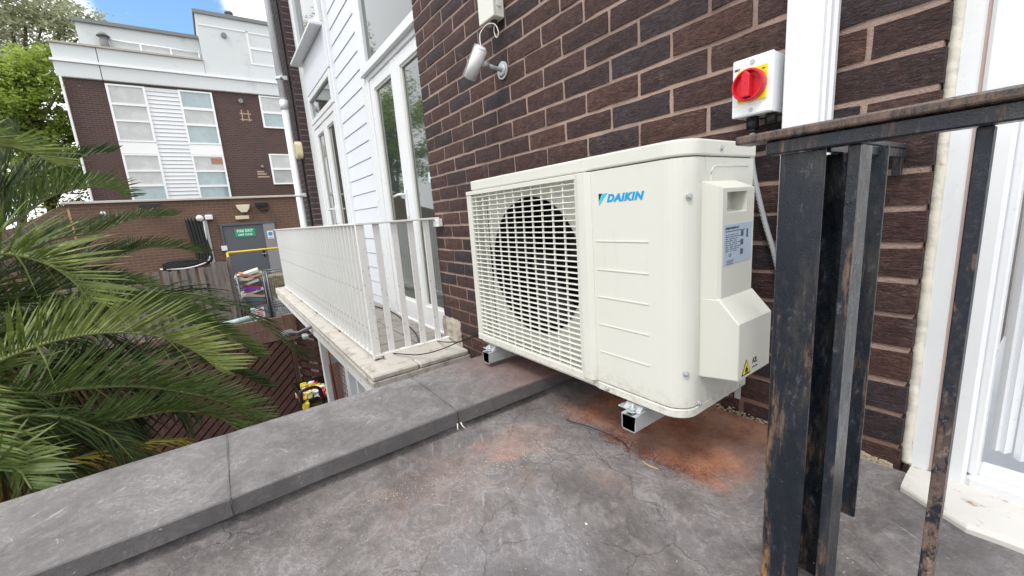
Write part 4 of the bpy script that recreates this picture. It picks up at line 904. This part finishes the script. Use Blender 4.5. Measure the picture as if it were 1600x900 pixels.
# ================================================================== annexe with fire exit
XA = -12.0
an = thing('annexe', (XA-2, 0, -2.6), 'single storey brown brick annexe with grey fire exit door', 'building')
m = MB(); m.box(XA-5, XA, -4.0, 6, -2.6, 1.60); m.poly([(-6.5, -2.6), (-4.001, -2.6), (-4.001, 1.58), (-4.9, 1.12), (-6.5, .7)], 0, XA-5, XA-.002); m.build('brick_walls', M_ANNB, an)
MB().box(XA-5, XA+.06, -4.05, 6, 1.60, 1.66, .008).build('coping', plain('pale_coping', (.55,.51,.46), .8), an)
dr = MB().box(XA+.0, XA+.04, -.98, .02, -1.2, .84, .004).build('fire_exit_door', M_DOORG, an)
MB().box(XA+.0, XA+.06, .022, .33, -1.2, .86, .004).build('side_panel', M_DOORL, an)
MB().box(XA, XA+.07, -1.03, -.985, -1.2, .90).box(XA, XA+.07, -.985, .34, .845, .90).build('door_frame', M_DOORG, an)
sg = MB().box(XA+.041, XA+.052, -.70, -.20, .50, .74).build('fire_exit_sign', M_GREEN, dr)
def fartext(s_, y0, z0, w_, h_, mat, par, x): return text(s_, mat, par, 'sign_text', MX_SIDE, (x, y0, z0), (w_, h_), bold=.04, depth=.002)
fartext('FIRE EXIT', -.65, .635, .40, .075, M_SIGNW, an, XA+.055); fartext('KEEP CLEAR', -.63, .535, .36, .055, M_SIGNW, an, XA+.055)
MB().box(XA+.061, XA+.066, .10, .26, .38, .62, .001).build('notice', M_SIGNW, an); MB().cyl((XA+.066, .18, .53), (XA+.069, .18, .53), .06, 16).build('notice_disc', M_SBLUE, an)
MB().box(XA+.066, XA+.0695, .13, .23, .405, .42).build('notice_line', M_SBLUE, an)
MB().box(XA, XA+.04, -.10+.0, -.04, -.30+.15, -.05+.15, .01).box(XA+.04, XA+.09, -.12, -.0, -.06, -.04, .005).build('door_latch', M_GALV, an)
MB().box(XA, XA+.06, -.62, -.28, 1.00, 1.11, .015).build('emergency_light', plain('yellowed_plastic', (.68,.60,.40), .5), an)
p0 = at(380, 325, 0, XA); MB().poly([(p0.y-.17, p0.z+.09), (p0.y+.17, p0.z+.09), (p0.y+.15, p0.z-.02), (p0.y+.07, p0.z-.13), (p0.y-.07, p0.z-.13), (p0.y-.15, p0.z-.02)], 0, XA, XA+.1, .015).build('alarm_box', plain('cream_alarm', (.72,.66,.52), .5), an)
for (u, v, w_, h_) in ((408, 320, .17, .06), (235, 325, .2, .1)):
    p0 = at(u, v, 0, XA); m = MB(); m.box(XA+.10, XA+.2, p0.y-w_, p0.y+w_, p0.z-h_, p0.z+h_, .01).box(XA, XA+.11, p0.y-.03, p0.y+.03, p0.z-.02, p0.z+.02); m.build('floodlight', M_DPLAST, an)
p0 = at(413, 327, 0, XA); MB().tube([(XA, p0.y-.15, p0.z+.05), (XA+.1, p0.y-.1, p0.z-.05), (XA+.05, p0.y+.1, p0.z-.02), (XA+.02, p0.y+.12, p0.z+.1)], .02, 6).build('cable_tangle', M_DPLAST, an)
# pipe bundle
pts_t = [(283+6*k, 342, 6) for k in range(5)]
for k in range(5):
    a = at(291+5.4*k, 341, 0, XA+.06); b = at(310+5.0*k, 405, 0, XA+.06); c = at(255, 413+2.0*k, 0, XA+.06)
    b2 = Vector((b.x, b.y-.05, b.z-.12)); 
    MB().tube(rail_path([a, a.lerp(b, .5), b, Vector((b.x, b.y-.22, min(b.z, c.z+.10))), Vector((b.x, b.y-.6, c.z+.04)), c], 6), .045, 8).build('insulated_pipe', M_DPLAST, an)
a = at(318, 345, 0, XA+.08); b = at(327, 405, 0, XA+.08); MB().tube(rail_path([(a.x, a.y, a.z), a.lerp(b, .5), b, Vector((b.x, b.y-.5, b.z-.18)), at(250, 421, 0, XA+.08)], 6), .022, 8).build('white_pipe', M_FRW, an)
a = at(314, 345, 0, XA+.05); b = at(328, 412, 0, XA+.05); MB().poly([(a.y, a.z), (a.y+.13, a.z), (b.y+.13, b.z), (b.y, b.z)], 0, XA, XA+.05).build('cable_tray', M_GALV, an)
a = at(312, 341, 0, XA+.1); MB().sphere(a, .09, 12).box(XA, XA+.14, a.y+.12, a.y+.3, a.z-.06, a.z+.08, .02).build('dome_camera', M_FRW, an)
a = at(350, 388, 0, XA); MB().box(XA, XA+.08, a.y-.06, a.y+.08, a.z-.07, a.z+.07, .01).build('door_sounder', M_FRW, an)
a = at(162, 334, 0, XA); MB().sphere((XA+.06, a.y, a.z), .06, 8).build('wall_lamp', M_FRW, an)
a = at(99, 325, 0, XA); MB().box(XA+.001, XA+.004, a.y+.05, a.y+.09, .75, 1.5).build('mortar_line', plain('pale_mortar_line', (.5,.32,.2), .9), an)
struct(MB().box(XA+.001, XA+1.2, -1.6, 2, -2.59, -1.22).build('door_landing', M_GROUND)); struct(MB().box(XA+1.21, -8.4, -3.4, 1.2, -2.59, -2.15).build('loading_platform', M_GROUND))
# yellow handrail
a = at(355, 395, 0, -10.75); b = at(440, 386, 0, -10.75)
yr = thing('yellow_handrail', (-10.75, a.y, -1.22), 'yellow tubular handrail in front of the fire exit door', 'handrail')
MB().tube([a, (a.x, b.y+.3, a.z)], .026, 8).build('rail', M_YRAIL, yr); MB().tube([(a.x, a.y, -2.2), a], .028, 8).build('post', M_YRAIL, yr); MB().tube([(a.x, b.y+.3, -2.2), (a.x, b.y+.3, a.z)], .028, 8).build('post', M_YRAIL, yr)

# roll cages
def cage(xc, y0, y1, z0, z1, label, panel=False):
    o = thing('roll_cage', (xc, (y0+y1)/2, z0), label, 'roll cage', 'roll cages by the fire exit'); r_ = .016; x0, x1 = xc-.35, xc+.35
    m = MB()
    for x in (x0, x1):
        for y in (y0, y1): m.tube([(x, y, z0), (x, y, z1)], r_, 6)
        for z in (z0+.15, (z0+z1)/2, z1, z0+.78): m.tube([(x, y0, z), (x, y1, z)], r_*.9, 6)
    for y in (y0, y1):
        for z in (z0+.15, z1): m.tube([(x0, y, z), (x1, y, z)], r_*.9, 6)
    m.build('frame', plain('cage_steel', (.22,.23,.25), .4, .2, metal=.6), o)
    m = MB(); n = 12
    for k in range(1, n): y = y0+(y1-y0)*k/n; m.tube([(x1, y, z0+.15), (x1, y, z1)], .004, 4)
    k = z0+.2
    while k < z1: m.tube([(x1, y0, k), (x1, y1, k)], .004, 4); k += .07
    m.build('wire_mesh', plain('mesh_wire', (.28,.27,.22), .5, .2, metal=.5), o)
    for y in (y0, y1):
        for x in (x0, x1): MB().cyl((x, y-.02, z0-.0), (x, y+.02, z0-.0), .05, 10).build('castor', M_DPLAST, o)
    return o
a = at(370, 433, 0, -9.6); b = at(411, 431, 0, -9.6); c = at(417, 431, 0, -9.6); d = at(456, 428, 0, -9.6)
ztop = a.z+.02; zf = -2.10
c1 = cage(-10.0, a.y, b.y, zf, ztop, 'grey roll cage stacked with flattened cardboard and purple packaging'); c2 = cage(-10.0, c.y, d.y+.05, zf, ztop, 'grey roll cage packed with clear plastic wrap, right of the cardboard cage')
hh = ztop-zf
pn = MB().box(-9.645, -9.63, a.y+.15, b.y-.02, zf+.48, zf+.88).build('side_plate', plain('grey_plate', (.16,.17,.19), .5), c1)
q0 = a.y+.24; MB().box(-9.629, -9.624, q0, q0+.2, zf+.55, zf+.82).build('notice', M_SIGNW, c1)
m = MB()
for k in range(4): m.box(-9.6235, -9.621, q0+.03+.03*(k == 0), q0+.17, zf+.58+.05*k, zf+.605+.05*k)
m.build('notice_print', plain('notice_red', (.55,.06,.05), .6), c1)
rc_ = random.Random(5)
cols_ = [(.55,.22,.10), (.62,.58,.50), (.50,.40,.28), (.07,.07,.08), (.18,.05,.32), (.30,.05,.06), (.66,.64,.58), (.42,.28,.16), (.08,.16,.25), (.12,.11,.10)]
cm_ = [plain("packaging", c_, .7, .15, 12, .2) for i, c_ in enumerate(cols_)]
z = zf+.93; bn_ = 0; ORDER = [9, 3, 8, 9, 2, 3, 6, 4, 4, 5, 3, 1, 9, 6, 2, 0, 6, 0, 7, 3, 6, 0]; cn_ = ['orange', 'pale grey', 'tan', 'black', 'purple', 'red', 'off-white', 'brown', 'dark blue', 'charcoal']
while z < ztop+.06:                                                       # flattened boxes, each lying at its own angle
    h_ = rc_.uniform(.045, .07); t = bmesh.new(); W = (b.y-a.y)*rc_.uniform(.7, 1.0)
    bmesh.ops.create_cube(t, size=1, matrix=Matrix.Translation((-9.95, (a.y+b.y)/2+rc_.uniform(-.05, .05), z)) @ Matrix.Rotation(rc_.uniform(-.28, .28), 4, 'X') @ Matrix.Rotation(rc_.uniform(-.1, .1), 4, 'Z') @ Matrix.Diagonal((.62, W, h_, 1)))
    bn_ += 1; ci = ORDER[min(bn_-1, len(ORDER)-1)]; m = MB(); m.merge(t); tag(m.build('flattened_box', cm_[ci]), '%s packaging sheet, %s from the bottom in the left roll cage' % (cn_[ci], ORD[bn_]), 'cardboard', 'flattened packaging in the left roll cage'); z += h_*.8
def crumple(x0, x1, y0, y1, z0, z1, seed, amp=.05, n=14):
    t = bmesh.new(); bmesh.ops.create_cube(t, size=1, matrix=Matrix.Translation(((x0+x1)/2, (y0+y1)/2, (z0+z1)/2)) @ Matrix.Diagonal((x1-x0, y1-y0, z1-z0, 1)))
    bmesh.ops.subdivide_edges(t, edges=t.edges, cuts=n, use_grid_fill=True)
    for v in t.verts: v.co += amp*noise.noise_vector(v.co*9+Vector((seed, 0, 0)))+amp*.5*noise.noise_vector(v.co*23)
    m = MB(); m.merge(t); return m
tag(crumple(-10.25, -9.68, c.y+.04, d.y, zf+.2, zf+1.0, 3).build('plastic_wrap', plain('crumpled_plastic', (.50,.52,.54), .35, .5, 14, .6)), 'crumpled pale plastic wrap filling the right roll cage', 'plastic wrap')
tag(crumple(-10.25, -9.68, c.y+.04, d.y, zf+1.02, ztop-.12, 9, .03).build('cardboard_bale', plain('old_cardboard', (.24,.21,.13), .8, .4, 14, .5)), 'bale of brownish card in the top of the right roll cage', 'cardboard')
tag(crumple(-10.25, -9.68, a.y+.05, b.y-.05, zf+.12, zf+.42, 4, .03).build('brown_bag', plain('brown_paper', (.28,.13,.07), .8, .4, 9, .4)), 'brown paper bag in the bottom of the left roll cage', 'bag')

# ================================================================== fences
gfz = thing('grey_fence', (-9, -2.2, -2.6), 'weathered grey timber fence of overlapping upright boards', 'fence')
zt_ = -.07; y = -4.6; k = 0
for k in range(22):
    y = -4.55+.155*k
    if y > -1.3: break
    MB().box(-8.985, -8.965, y, y+.098, -2.6, zt_+R.uniform(-.015, .015), .002).build('board', M_WGREY, gfz)
    MB().box(-9.055, -9.035, y+.085, y+.170, -2.6, zt_-.03+R.uniform(-.015, .015), .002).build('board', M_WGREY, gfz) if k % 2 else None
for z in (-.42, -1.1, -2.1): MB().box(-9.022, -8.988, -4.6, -1.15, z-.04, z+.03, .003).build('rail', M_WGREY, gfz)
for k in range(3): MB().box(-8.96, -8.93, -1.36+.10*k, -1.265+.10*k, -2.6, .02-.015*k, .003).build('end_board', M_WGREY, gfz)
MB().box(-9.06, -8.99, -1.06, -.98, -2.6, .10, .004).build('post', M_WGREY, gfz)

bf = thing('brown_fence', (-5, -.8, -2.6), 'red brown stained timber gate and fence with chevron boards', 'fence')
XF = -5.0
for (z0, z1) in ((-.94, -.745), (-1.13, -.945)): MB().box(XF-.02, XF+.02, -2.6, -.32, z0+.004, z1-.004, .003).build('top_board', M_WBRNL, bf)
MB().box(XF+.02, XF+.045, -.52, -.33, -1.16, -.73, .003).build('upright_board', M_WBRNL, bf)
for (z0, z1) in ((-.94, -.76), (-1.13, -.945)): MB().box(XF-.02, XF+.02, -.315, .5, z0+.004, z1-.004, .003).build('top_board', M_WBRN, bf)
def clip(poly, a, b, c):
    o = []
    for i in range(len(poly)):
        p, q = poly[i], poly[(i+1) % len(poly)]; dp_, dq = a*p[0]+b*p[1]-c, a*q[0]+b*q[1]-c
        if dp_ <= 0: o.append(p)
        if dp_*dq < 0: t = dp_/(dp_-dq); o.append((p[0]+(q[0]-p[0])*t, p[1]+(q[1]-p[1])*t))
    return o
def diag(y0, y1, z0, z1, slope, pitch, wid, x):
    cc = -9
    L = math.hypot(1, slope); s_ = -12.
    while s_ < 12:
        P = [(y0, z0), (y1, z0), (y1, z1), (y0, z1)]
        P = clip(P, -slope/L, 1/L, s_+wid); P = clip(P, slope/L, -1/L, -s_) if len(P) > 2 else []
        if len(P) > 2: MB().poly(P, 0, x, x+.018).build('diagonal_slat', M_WBRN, bf)
        s_ += pitch
MB().box(XF-.03, XF-.024, -5.5, -.42, -2.6, -1.14).build('backing_sheet', plain('dark_backing', (.022,.012,.011), .9), bf)
diag(-3.4, -.47, -2.6, -1.15, .95, .105, .082, XF-.012)
MB().box(XF-.015, XF+.03, -.46, -.40, -2.6, -1.16, .003).build('stile', M_WBRN, bf)
diag(-.39, .5, -2.6, -1.15, -.55, .125, .088, XF-.012)
for k in range(3): MB().box(XF-.035, XF-.015, -.36+.26*k, -.22+.26*k, -2.6, -1.15, .002).build('back_board', M_WBRN, bf)
tag(MB().tube([at(350, 508, 0, -6.0), at(398, 495, 0, -6.0)], .05, 10).tube([at(380, 507, 0, -6.0), at(402, 502, 0, -6.0)], .045, 10).box(-6.05, -5.95, at(400, 500, 0, -6).y-.05, at(400, 500, 0, -6).y+.02, -.86, -.70, .01).build('plastic_strip_light', plain('pale_green_plastic', (.40,.50,.48), .3)), 'pale green plastic light fitting on top of the brown fence', 'light fitting')

# floodlight on the slab edge
fl = thing('slab_floodlight', (-2.6, -.62, -.42), 'grey floodlight arm fixed under the balcony slab edge', 'floodlight')
a = at(486, 514, 1, -.62); b = at(449, 519, 1, -.72)
MB().tube([a+Vector((0, .05, .03)), a.lerp(b, .5)+Vector((0, 0, -.02)), b], .016, 8).build('arm', plain('dull_arm', (.20,.21,.22), .4, metal=.4), fl)
MB().box(b.x-.12, b.x+.10, b.y-.05, b.y+.06, b.z-.03, b.z+.0, .006).build('lamp_head', plain('grey_head', (.12,.13,.14), .4), fl); a2 = at(478, 524, 1, -.64); MB().box(a2.x-.05, a2.x+.04, a2.y-.03, a2.y+.02, a2.z-.03, a2.z+.01, .008).build('junction', M_GALV, fl)
# shopping trolley basket of bags below
p = at(492, 612, 0, -3.9)
tr_ = thing('shopping_trolley', (p.x, p.y, -2.6), 'black shopping trolley under the balcony by the brown gate', 'trolley')
zb_ = p.z-.02
m = MB(); hw = .21
m.tube(rail_path([(p.x+.25, p.y-hw, zb_-.3), (p.x+.25, p.y-hw, zb_+.1), (p.x+.25, p.y-hw+.05, zb_+.18), (p.x+.25, p.y+.0, zb_+.17), (p.x+.25, p.y+.05, zb_+.05), (p.x+.25, p.y+.06, zb_-.3)]), .022, 8); m.build('handle', M_DPLAST, tr_)
m = MB(); m.box(p.x-.45, p.x+.25, p.y-hw, p.y-hw+.02, zb_-.35, zb_+.05).box(p.x-.45, p.x+.25, p.y+hw, p.y+hw+.02, zb_-.35, zb_+.05).box(p.x-.45, p.x+.25, p.y-hw, p.y+hw, zb_-.37, zb_-.35).box(p.x-.47, p.x-.45, p.y-hw, p.y+hw, zb_-.35, zb_+.08); m.build('basket', M_DPLAST, tr_)
m = MB(); 
for dx in (-.35, .15):
    for dy in (-hw, hw): m.tube([(p.x+dx, p.y+dy, zb_-.36), (p.x+dx, p.y+dy, -2.5)], .015, 6); m.cyl((p.x+dx, p.y+dy-.015, -2.54), (p.x+dx, p.y+dy+.015, -2.54), .055, 10)
m.build('chassis', M_GALV, tr_)
bc = [((.70,.66,.50), 'buff'), ((.78,.66,.02), 'lemon'), ((.75,.75,.75), 'pale grey'), ((.55,.03,.03), 'dark red'), ((.60,.45,.05), 'mustard'), ((.75,.60,.06), 'yellow'), ((.80,.78,.70), 'white'), ((.62,.05,.05), 'red'), ((.75,.55,.10), 'amber'), ((.72,.74,.35), 'pale lime'), ((.82,.80,.72), 'cream'), ((.70,.42,.05), 'orange')]
mats_ = [plain('packet_'+nm.replace(' ', '_').replace('-', '_'), c_, .35, .35, 40, .3) for c_, nm in bc]
for k in range(26):
    c_, nm = bc[(k*5) % len(bc)]; row, col = divmod(k, 5)
    dx, dy = -.38+.125*row+R.uniform(-.03, .03), -.16+.08*col+R.uniform(-.015, .015); s_ = .040; zz = zb_-.02+.01*row+R.uniform(-.02, .03)-.06*(abs(dy) > .12)
    tag(crumple(p.x+dx-s_*1.3, p.x+dx+s_*1.3, p.y+dy-s_, p.y+dy+s_, zz-.04, zz+.04, k, .028, 4).build('snack_packet', mats_[(k*5) % len(bc)]), '%s packet in the trolley, %s row from the gate, %s from the left' % (nm, ORD[row+1], ORD[col+1]), 'packet', 'packets in the black trolley')
tag(MB().box(p.x-.42, p.x+.2, p.y-.19, p.y+.19, zb_-.33, zb_-.10).build('crate', plain('dull_crate', (.10,.08,.04), .8)), 'dark crate under the packets in the trolley basket', 'crate')
tag(MB().tube([at(507, 520, 1, -.36), at(528, 628, 1, -.36)], .008, 8).build('red_pipe', plain('red_pipe', (.55,.05,.03), .5)), 'thin red pipe beside the white downpipe under the balcony', 'pipe')
tag(MB().box(at(499, 512, 1, -.42).x-.04, at(499, 512, 1, -.42).x+.03, -.45, -.39, -2.6, -.31, .006).build('lower_downpipe', M_WHITE), 'white pipe dropping from the balcony slab beside the mesh grille', 'downpipe')

# ================================================================== palm
pl = thing('palm_tree', (-.45, -2.35, -2.6), 'large green date palm with arching fronds beyond the parapet', 'palm tree')
MB().tube([(-.45, -2.35, -2.6), (-.43, -2.33, -1.2), (-.40, -2.30, -.1), (-.38, -2.25, .12)], .2, 14, rr=[.26, .22, .24, .12]).build('trunk', M_TRUNK, pl)
def frond(path, r0, r1, mat, L=.34, n=74, lift=.55, droop=.35, seed=0, base=True, wid=.0082, start=.12):
    rr3 = random.Random(seed); P = []
    pts = ([(-110, 500)] if base else [])+path; tot = [0]
    for a, b in zip(pts, pts[1:]): tot.append(tot[-1]+math.hypot(b[0]-a[0], b[1]-a[1]))
    for (u, v), s_ in zip(pts, tot): P.append(far(u, v, r0+(r1-r0)*s_/tot[-1]))
    C_ = rail_path(P, 10); m = MB(); K = len(C_)
    m.tube(C_, .01, 6, rr=[.012*(1-k/K)+.0016 for k in range(K)])
    rach = m.build('frond', M_RACH, pl)
    seg = [0]
    for a, b in zip(C_, C_[1:]): seg.append(seg[-1]+(b-a).length)
    T = seg[-1]; V_ = []; F_ = []
    def pos(s_):
        s_ = max(0, min(T*.9999, s_)); k = 0
        while seg[k+1] < s_: k += 1
        t = (s_-seg[k])/(seg[k+1]-seg[k]); return C_[k].lerp(C_[k+1], t), (C_[k+1]-C_[k]).normalized()
    nn = int(n*T/1.6)
    for k in range(nn):
        t = start+(1-start)*(k+.5)/nn; p, d = pos(t*T)
        side = d.cross(Vector((0, 0, 1))); side.normalize(); upv = side.cross(d).normalized()
        prof = (.35+.65*math.sin(min(1, (t-start)/(1-start)*1.15+.12)*PI*.86)) if t < .9 else (.72-.35*(t-.9)/.1)
        for sg in (-1, 1):
            if rr3.random() < .04: continue
            l = L*prof*rr3.uniform(.82, 1.12); lf = lift+rr3.uniform(-.18, .18); fwd = .50+.95*t+rr3.uniform(-.10, .10)
            dr = (side*sg*(1-.25*t)+upv*lf+d*fwd).normalized(); q0 = p+side*sg*.004
            dd = droop*rr3.uniform(.5, 1.5)
            if rr3.random() < (.09 if t < .4 else .02): dd += 1.6
            q1 = q0+dr*l*.45-Vector((0, 0, dd*l*.12)); q2 = q1+dr*l*.35-Vector((0, 0, dd*l*.30)); q3 = q2+dr*l*.2-Vector((0, 0, dd*l*.36))
            wv_ = (d*.9+upv*rr3.uniform(-.5, .5)).cross(dr).cross(dr).normalized(); w_ = wid*rr3.uniform(.75, 1.15)
            b0_ = len(V_); V_.extend([q0-wv_*w_*.35, q0+wv_*w_*.35, q1-wv_*w_*.6, q1+wv_*w_*.6, q2-wv_*w_*.38, q2+wv_*w_*.38, q3])
            F_.extend([(b0_, b0_+1, b0_+3, b0_+2), (b0_+2, b0_+3, b0_+5, b0_+4), (b0_+4, b0_+5, b0_+6)])
    me = bpy.data.meshes.new('leaflets'); me.from_pydata([tuple(v) for v in V_], [], F_); me.materials.append(mat)
    for pg in me.polygons: pg.use_smooth = True
    link('leaflets', me, rach, kind='stuff')
FR = [
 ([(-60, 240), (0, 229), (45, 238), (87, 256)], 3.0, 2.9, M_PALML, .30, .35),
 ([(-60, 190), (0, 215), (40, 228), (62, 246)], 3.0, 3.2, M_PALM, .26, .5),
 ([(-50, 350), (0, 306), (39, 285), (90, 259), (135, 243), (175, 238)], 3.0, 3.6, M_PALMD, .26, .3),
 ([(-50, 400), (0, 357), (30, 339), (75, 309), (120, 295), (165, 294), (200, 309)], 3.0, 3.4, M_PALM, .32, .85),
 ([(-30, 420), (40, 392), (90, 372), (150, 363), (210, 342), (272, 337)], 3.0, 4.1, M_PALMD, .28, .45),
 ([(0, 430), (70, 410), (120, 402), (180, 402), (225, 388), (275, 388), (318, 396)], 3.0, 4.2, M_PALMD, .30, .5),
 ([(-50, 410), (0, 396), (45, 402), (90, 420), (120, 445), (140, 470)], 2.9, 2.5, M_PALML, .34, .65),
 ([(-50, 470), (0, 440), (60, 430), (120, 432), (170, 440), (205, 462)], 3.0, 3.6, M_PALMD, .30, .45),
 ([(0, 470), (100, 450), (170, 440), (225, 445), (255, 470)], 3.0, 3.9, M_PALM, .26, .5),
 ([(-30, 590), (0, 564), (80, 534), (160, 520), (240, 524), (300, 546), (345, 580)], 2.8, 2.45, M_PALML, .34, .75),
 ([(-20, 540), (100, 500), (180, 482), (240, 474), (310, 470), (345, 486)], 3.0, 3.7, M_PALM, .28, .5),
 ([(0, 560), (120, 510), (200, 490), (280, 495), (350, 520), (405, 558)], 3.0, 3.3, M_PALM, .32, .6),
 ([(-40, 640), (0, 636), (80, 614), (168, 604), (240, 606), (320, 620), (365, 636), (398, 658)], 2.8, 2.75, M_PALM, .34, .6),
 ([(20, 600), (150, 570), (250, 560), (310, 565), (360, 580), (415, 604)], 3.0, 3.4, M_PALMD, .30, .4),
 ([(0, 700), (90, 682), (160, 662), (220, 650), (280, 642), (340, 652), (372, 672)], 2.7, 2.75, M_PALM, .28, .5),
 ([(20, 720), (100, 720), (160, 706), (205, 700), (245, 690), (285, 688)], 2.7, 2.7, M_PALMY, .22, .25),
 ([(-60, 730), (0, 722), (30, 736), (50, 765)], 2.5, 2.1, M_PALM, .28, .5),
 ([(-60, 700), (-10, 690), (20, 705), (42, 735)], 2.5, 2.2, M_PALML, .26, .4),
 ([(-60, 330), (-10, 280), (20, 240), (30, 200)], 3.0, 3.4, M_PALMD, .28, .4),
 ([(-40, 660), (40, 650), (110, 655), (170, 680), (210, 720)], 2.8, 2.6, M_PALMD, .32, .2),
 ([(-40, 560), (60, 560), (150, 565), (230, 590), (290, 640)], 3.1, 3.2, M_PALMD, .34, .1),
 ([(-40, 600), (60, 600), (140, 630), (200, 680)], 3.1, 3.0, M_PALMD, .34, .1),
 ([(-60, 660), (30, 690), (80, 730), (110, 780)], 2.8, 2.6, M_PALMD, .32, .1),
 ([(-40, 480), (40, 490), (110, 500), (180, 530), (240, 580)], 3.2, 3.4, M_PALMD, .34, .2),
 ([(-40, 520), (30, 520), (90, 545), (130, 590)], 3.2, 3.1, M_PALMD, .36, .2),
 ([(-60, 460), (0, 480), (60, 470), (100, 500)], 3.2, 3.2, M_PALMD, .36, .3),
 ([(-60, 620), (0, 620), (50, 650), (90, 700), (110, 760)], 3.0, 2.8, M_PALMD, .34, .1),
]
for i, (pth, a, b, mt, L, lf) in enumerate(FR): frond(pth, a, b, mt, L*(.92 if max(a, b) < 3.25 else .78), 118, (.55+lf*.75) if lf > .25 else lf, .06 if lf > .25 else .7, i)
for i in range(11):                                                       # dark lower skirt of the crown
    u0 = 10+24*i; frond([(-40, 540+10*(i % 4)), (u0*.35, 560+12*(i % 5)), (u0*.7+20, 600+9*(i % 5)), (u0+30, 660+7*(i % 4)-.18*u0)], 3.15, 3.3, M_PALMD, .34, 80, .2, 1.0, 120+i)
M_DEADP = m_leaf('palm_dead', (.10,.07,.03), (.24,.17,.08), trans=.15)
for i, pth in enumerate([[(-40, 640), (20, 690), (60, 740), (80, 800)], [(-30, 610), (60, 640), (120, 700), (150, 760)], [(-30, 560), (80, 600), (170, 650), (230, 715)], [(-40, 520), (60, 570), (140, 610), (190, 690)]]): frond(pth, 3.1, 3.0, M_DEADP, .22, 90, .05, 1.1, 80+i)
for i in range(16):                                                       # the rest of the crown, away from the roof
    az = math.radians(R.uniform(110, 285)); tip = Vector((-.40, -2.27, .1)); rr4 = []
    for s_ in (0, .35, .75, 1.2, 1.6): rr4.append(tip+Vector((math.cos(az)*s_, math.sin(az)*s_, .35*math.sin(s_*1.7)+R.uniform(-.02, .02)-.25*s_*s_*R.uniform(.6, 1.)))) 
    if abs(rr4[-1].x-CAM.x) < 1 and rr4[-1].y > -2: continue
    _old = far
    C2 = rr4
    def far(u, v, r, _c=C2): return _c[u]
    frond([(k, 0) for k in range(5)], 0, 0, R.choice([M_PALM, M_PALMD]), .32, 60, .45, .5, 50+i, base=False)
    far = _old

# ================================================================== trees
def tree(name, base, blobs, mat, nleaf, size, label, trunk_r=.22, seed=1, hang=0):
    rr5 = random.Random(seed); o = thing(name, base, label, 'tree'); base = Vector(base)
    top = Vector(blobs[0][0]); m = MB(); m.tube(rail_path([base, base.lerp(top, .5)+Vector((.2, .1, 0)), top]), trunk_r, 10, rr=[trunk_r*(1-.75*k/12) for k in range(13)]); m.build('trunk', M_BARK, o)
    m = MB()
    for c, r_ in blobs[1:]:
        c = Vector(c); st = base.lerp(top, rr5.uniform(.45, .8)); m.tube(rail_path([st, st.lerp(c, .5)+Vector((0, 0, .3)), c]), .06, 6, rr=[.09*(1-.8*k/12)+.01 for k in range(13)])
        for q in range(5): e = c+Vector((rr5.gauss(0, .5), rr5.gauss(0, .5), rr5.gauss(0, .45)))*r_; m.tube([c, c.lerp(e, .5)+Vector((0, 0, .1)), e], .02, 4, rr=[.03, .018, .006])
    m.build('limbs', M_BARK, o)
    V_ = []; F_ = []; W = sum(r_**2.2 for c, r_ in blobs)
    for c, r_ in blobs:
        c = Vector(c); sub = [(c+Vector((rr5.gauss(0, .48), rr5.gauss(0, .48), rr5.gauss(0, .4)))*r_, r_*rr5.uniform(.18, .36)) for q in range(16)]
        for k in range(int(nleaf*r_**2.2/W)):
            sc_, sr = rr5.choice(sub); d = Vector((rr5.gauss(0, 1), rr5.gauss(0, 1), rr5.gauss(0, .8))); p = sc_+d*sr*.62
            a = Vector((rr5.gauss(0, 1), rr5.gauss(0, 1), rr5.gauss(0, .5))).normalized(); b = a.cross(Vector((rr5.gauss(0, 1), rr5.gauss(0, 1), rr5.gauss(0, 1)))).normalized(); s_ = size*rr5.uniform(.6, 1.35)
            i = len(V_); V_.extend([p-a*s_, p+b*s_*.5-a*s_*.1, p+a*s_, p-b*s_*.5-a*s_*.1]); F_.append((i, i+1, i+2, i+3))
    me = bpy.data.meshes.new('crown'); me.from_pydata([tuple(v) for v in V_], [], F_); me.materials.append(mat); link('crown', me, o)
def B(u, v, x, r_): p = at(u, v, 0, x); return (tuple(p), r_)
XT = -20.0
tree('leafy_tree', (XT, -8.2, -2.6), [B(0, 130, XT, 1.4), B(40, 115, XT, 1.0), B(72, 150, XT, .9), B(50, 190, XT, 1.0), B(10, 190, XT, 1.2), B(88, 190, XT-.5, .7), B(70, 215, XT-.5, .6), B(-90, 140, XT, 2.0), B(-60, 220, XT, 1.6)], M_LEAF, 26000, .075, 'bright green leafy tree left of the apartment block', seed=2)
XT2 = -27.0
tree('pale_tree', (XT2, -9.5, -2.6), [B(40, 40, XT2, 2.2), B(100, 40, XT2, 1.5), B(130, 55, XT2, 1.3), B(70, 20, XT2, 1.8), B(60, 90, XT2, 1.5), B(150, 60, XT2, 1.2), B(10, 0, XT2, 2.4), B(120, 20, XT2, .9), B(-60, 0, XT2, 3)], M_LEAF2, 15000, .085, 'pale thin-leaved tall tree rising behind the apartment block', seed=3)
XT3 = -24.0
tree('low_tree', (XT3, -8.6, -2.6), [B(95, 270, XT3, 1.4), B(110, 240, XT3, 1.2), B(60, 260, XT3, 1.5), B(130, 275, XT3, 1.1), B(90, 305, XT3, 1.6), B(20, 280, XT3, 2)], M_LEAF, 12000, .08, 'lower green tree showing between palm fronds beside the brick block', seed=4)
tree('garden_tree', (-7, -13, -2.6), [((-7, -13, 4.5), 2.6), ((-5.5, -12, 5.5), 2), ((-8.5, -13.5, 5.2), 2.2), ((-6.5, -12.5, 6.8), 1.8), ((-4.5, -14, 4.5), 2)], M_LEAF, 15000, .12, 'broad garden tree across the yard from the balcony doors', seed=6)
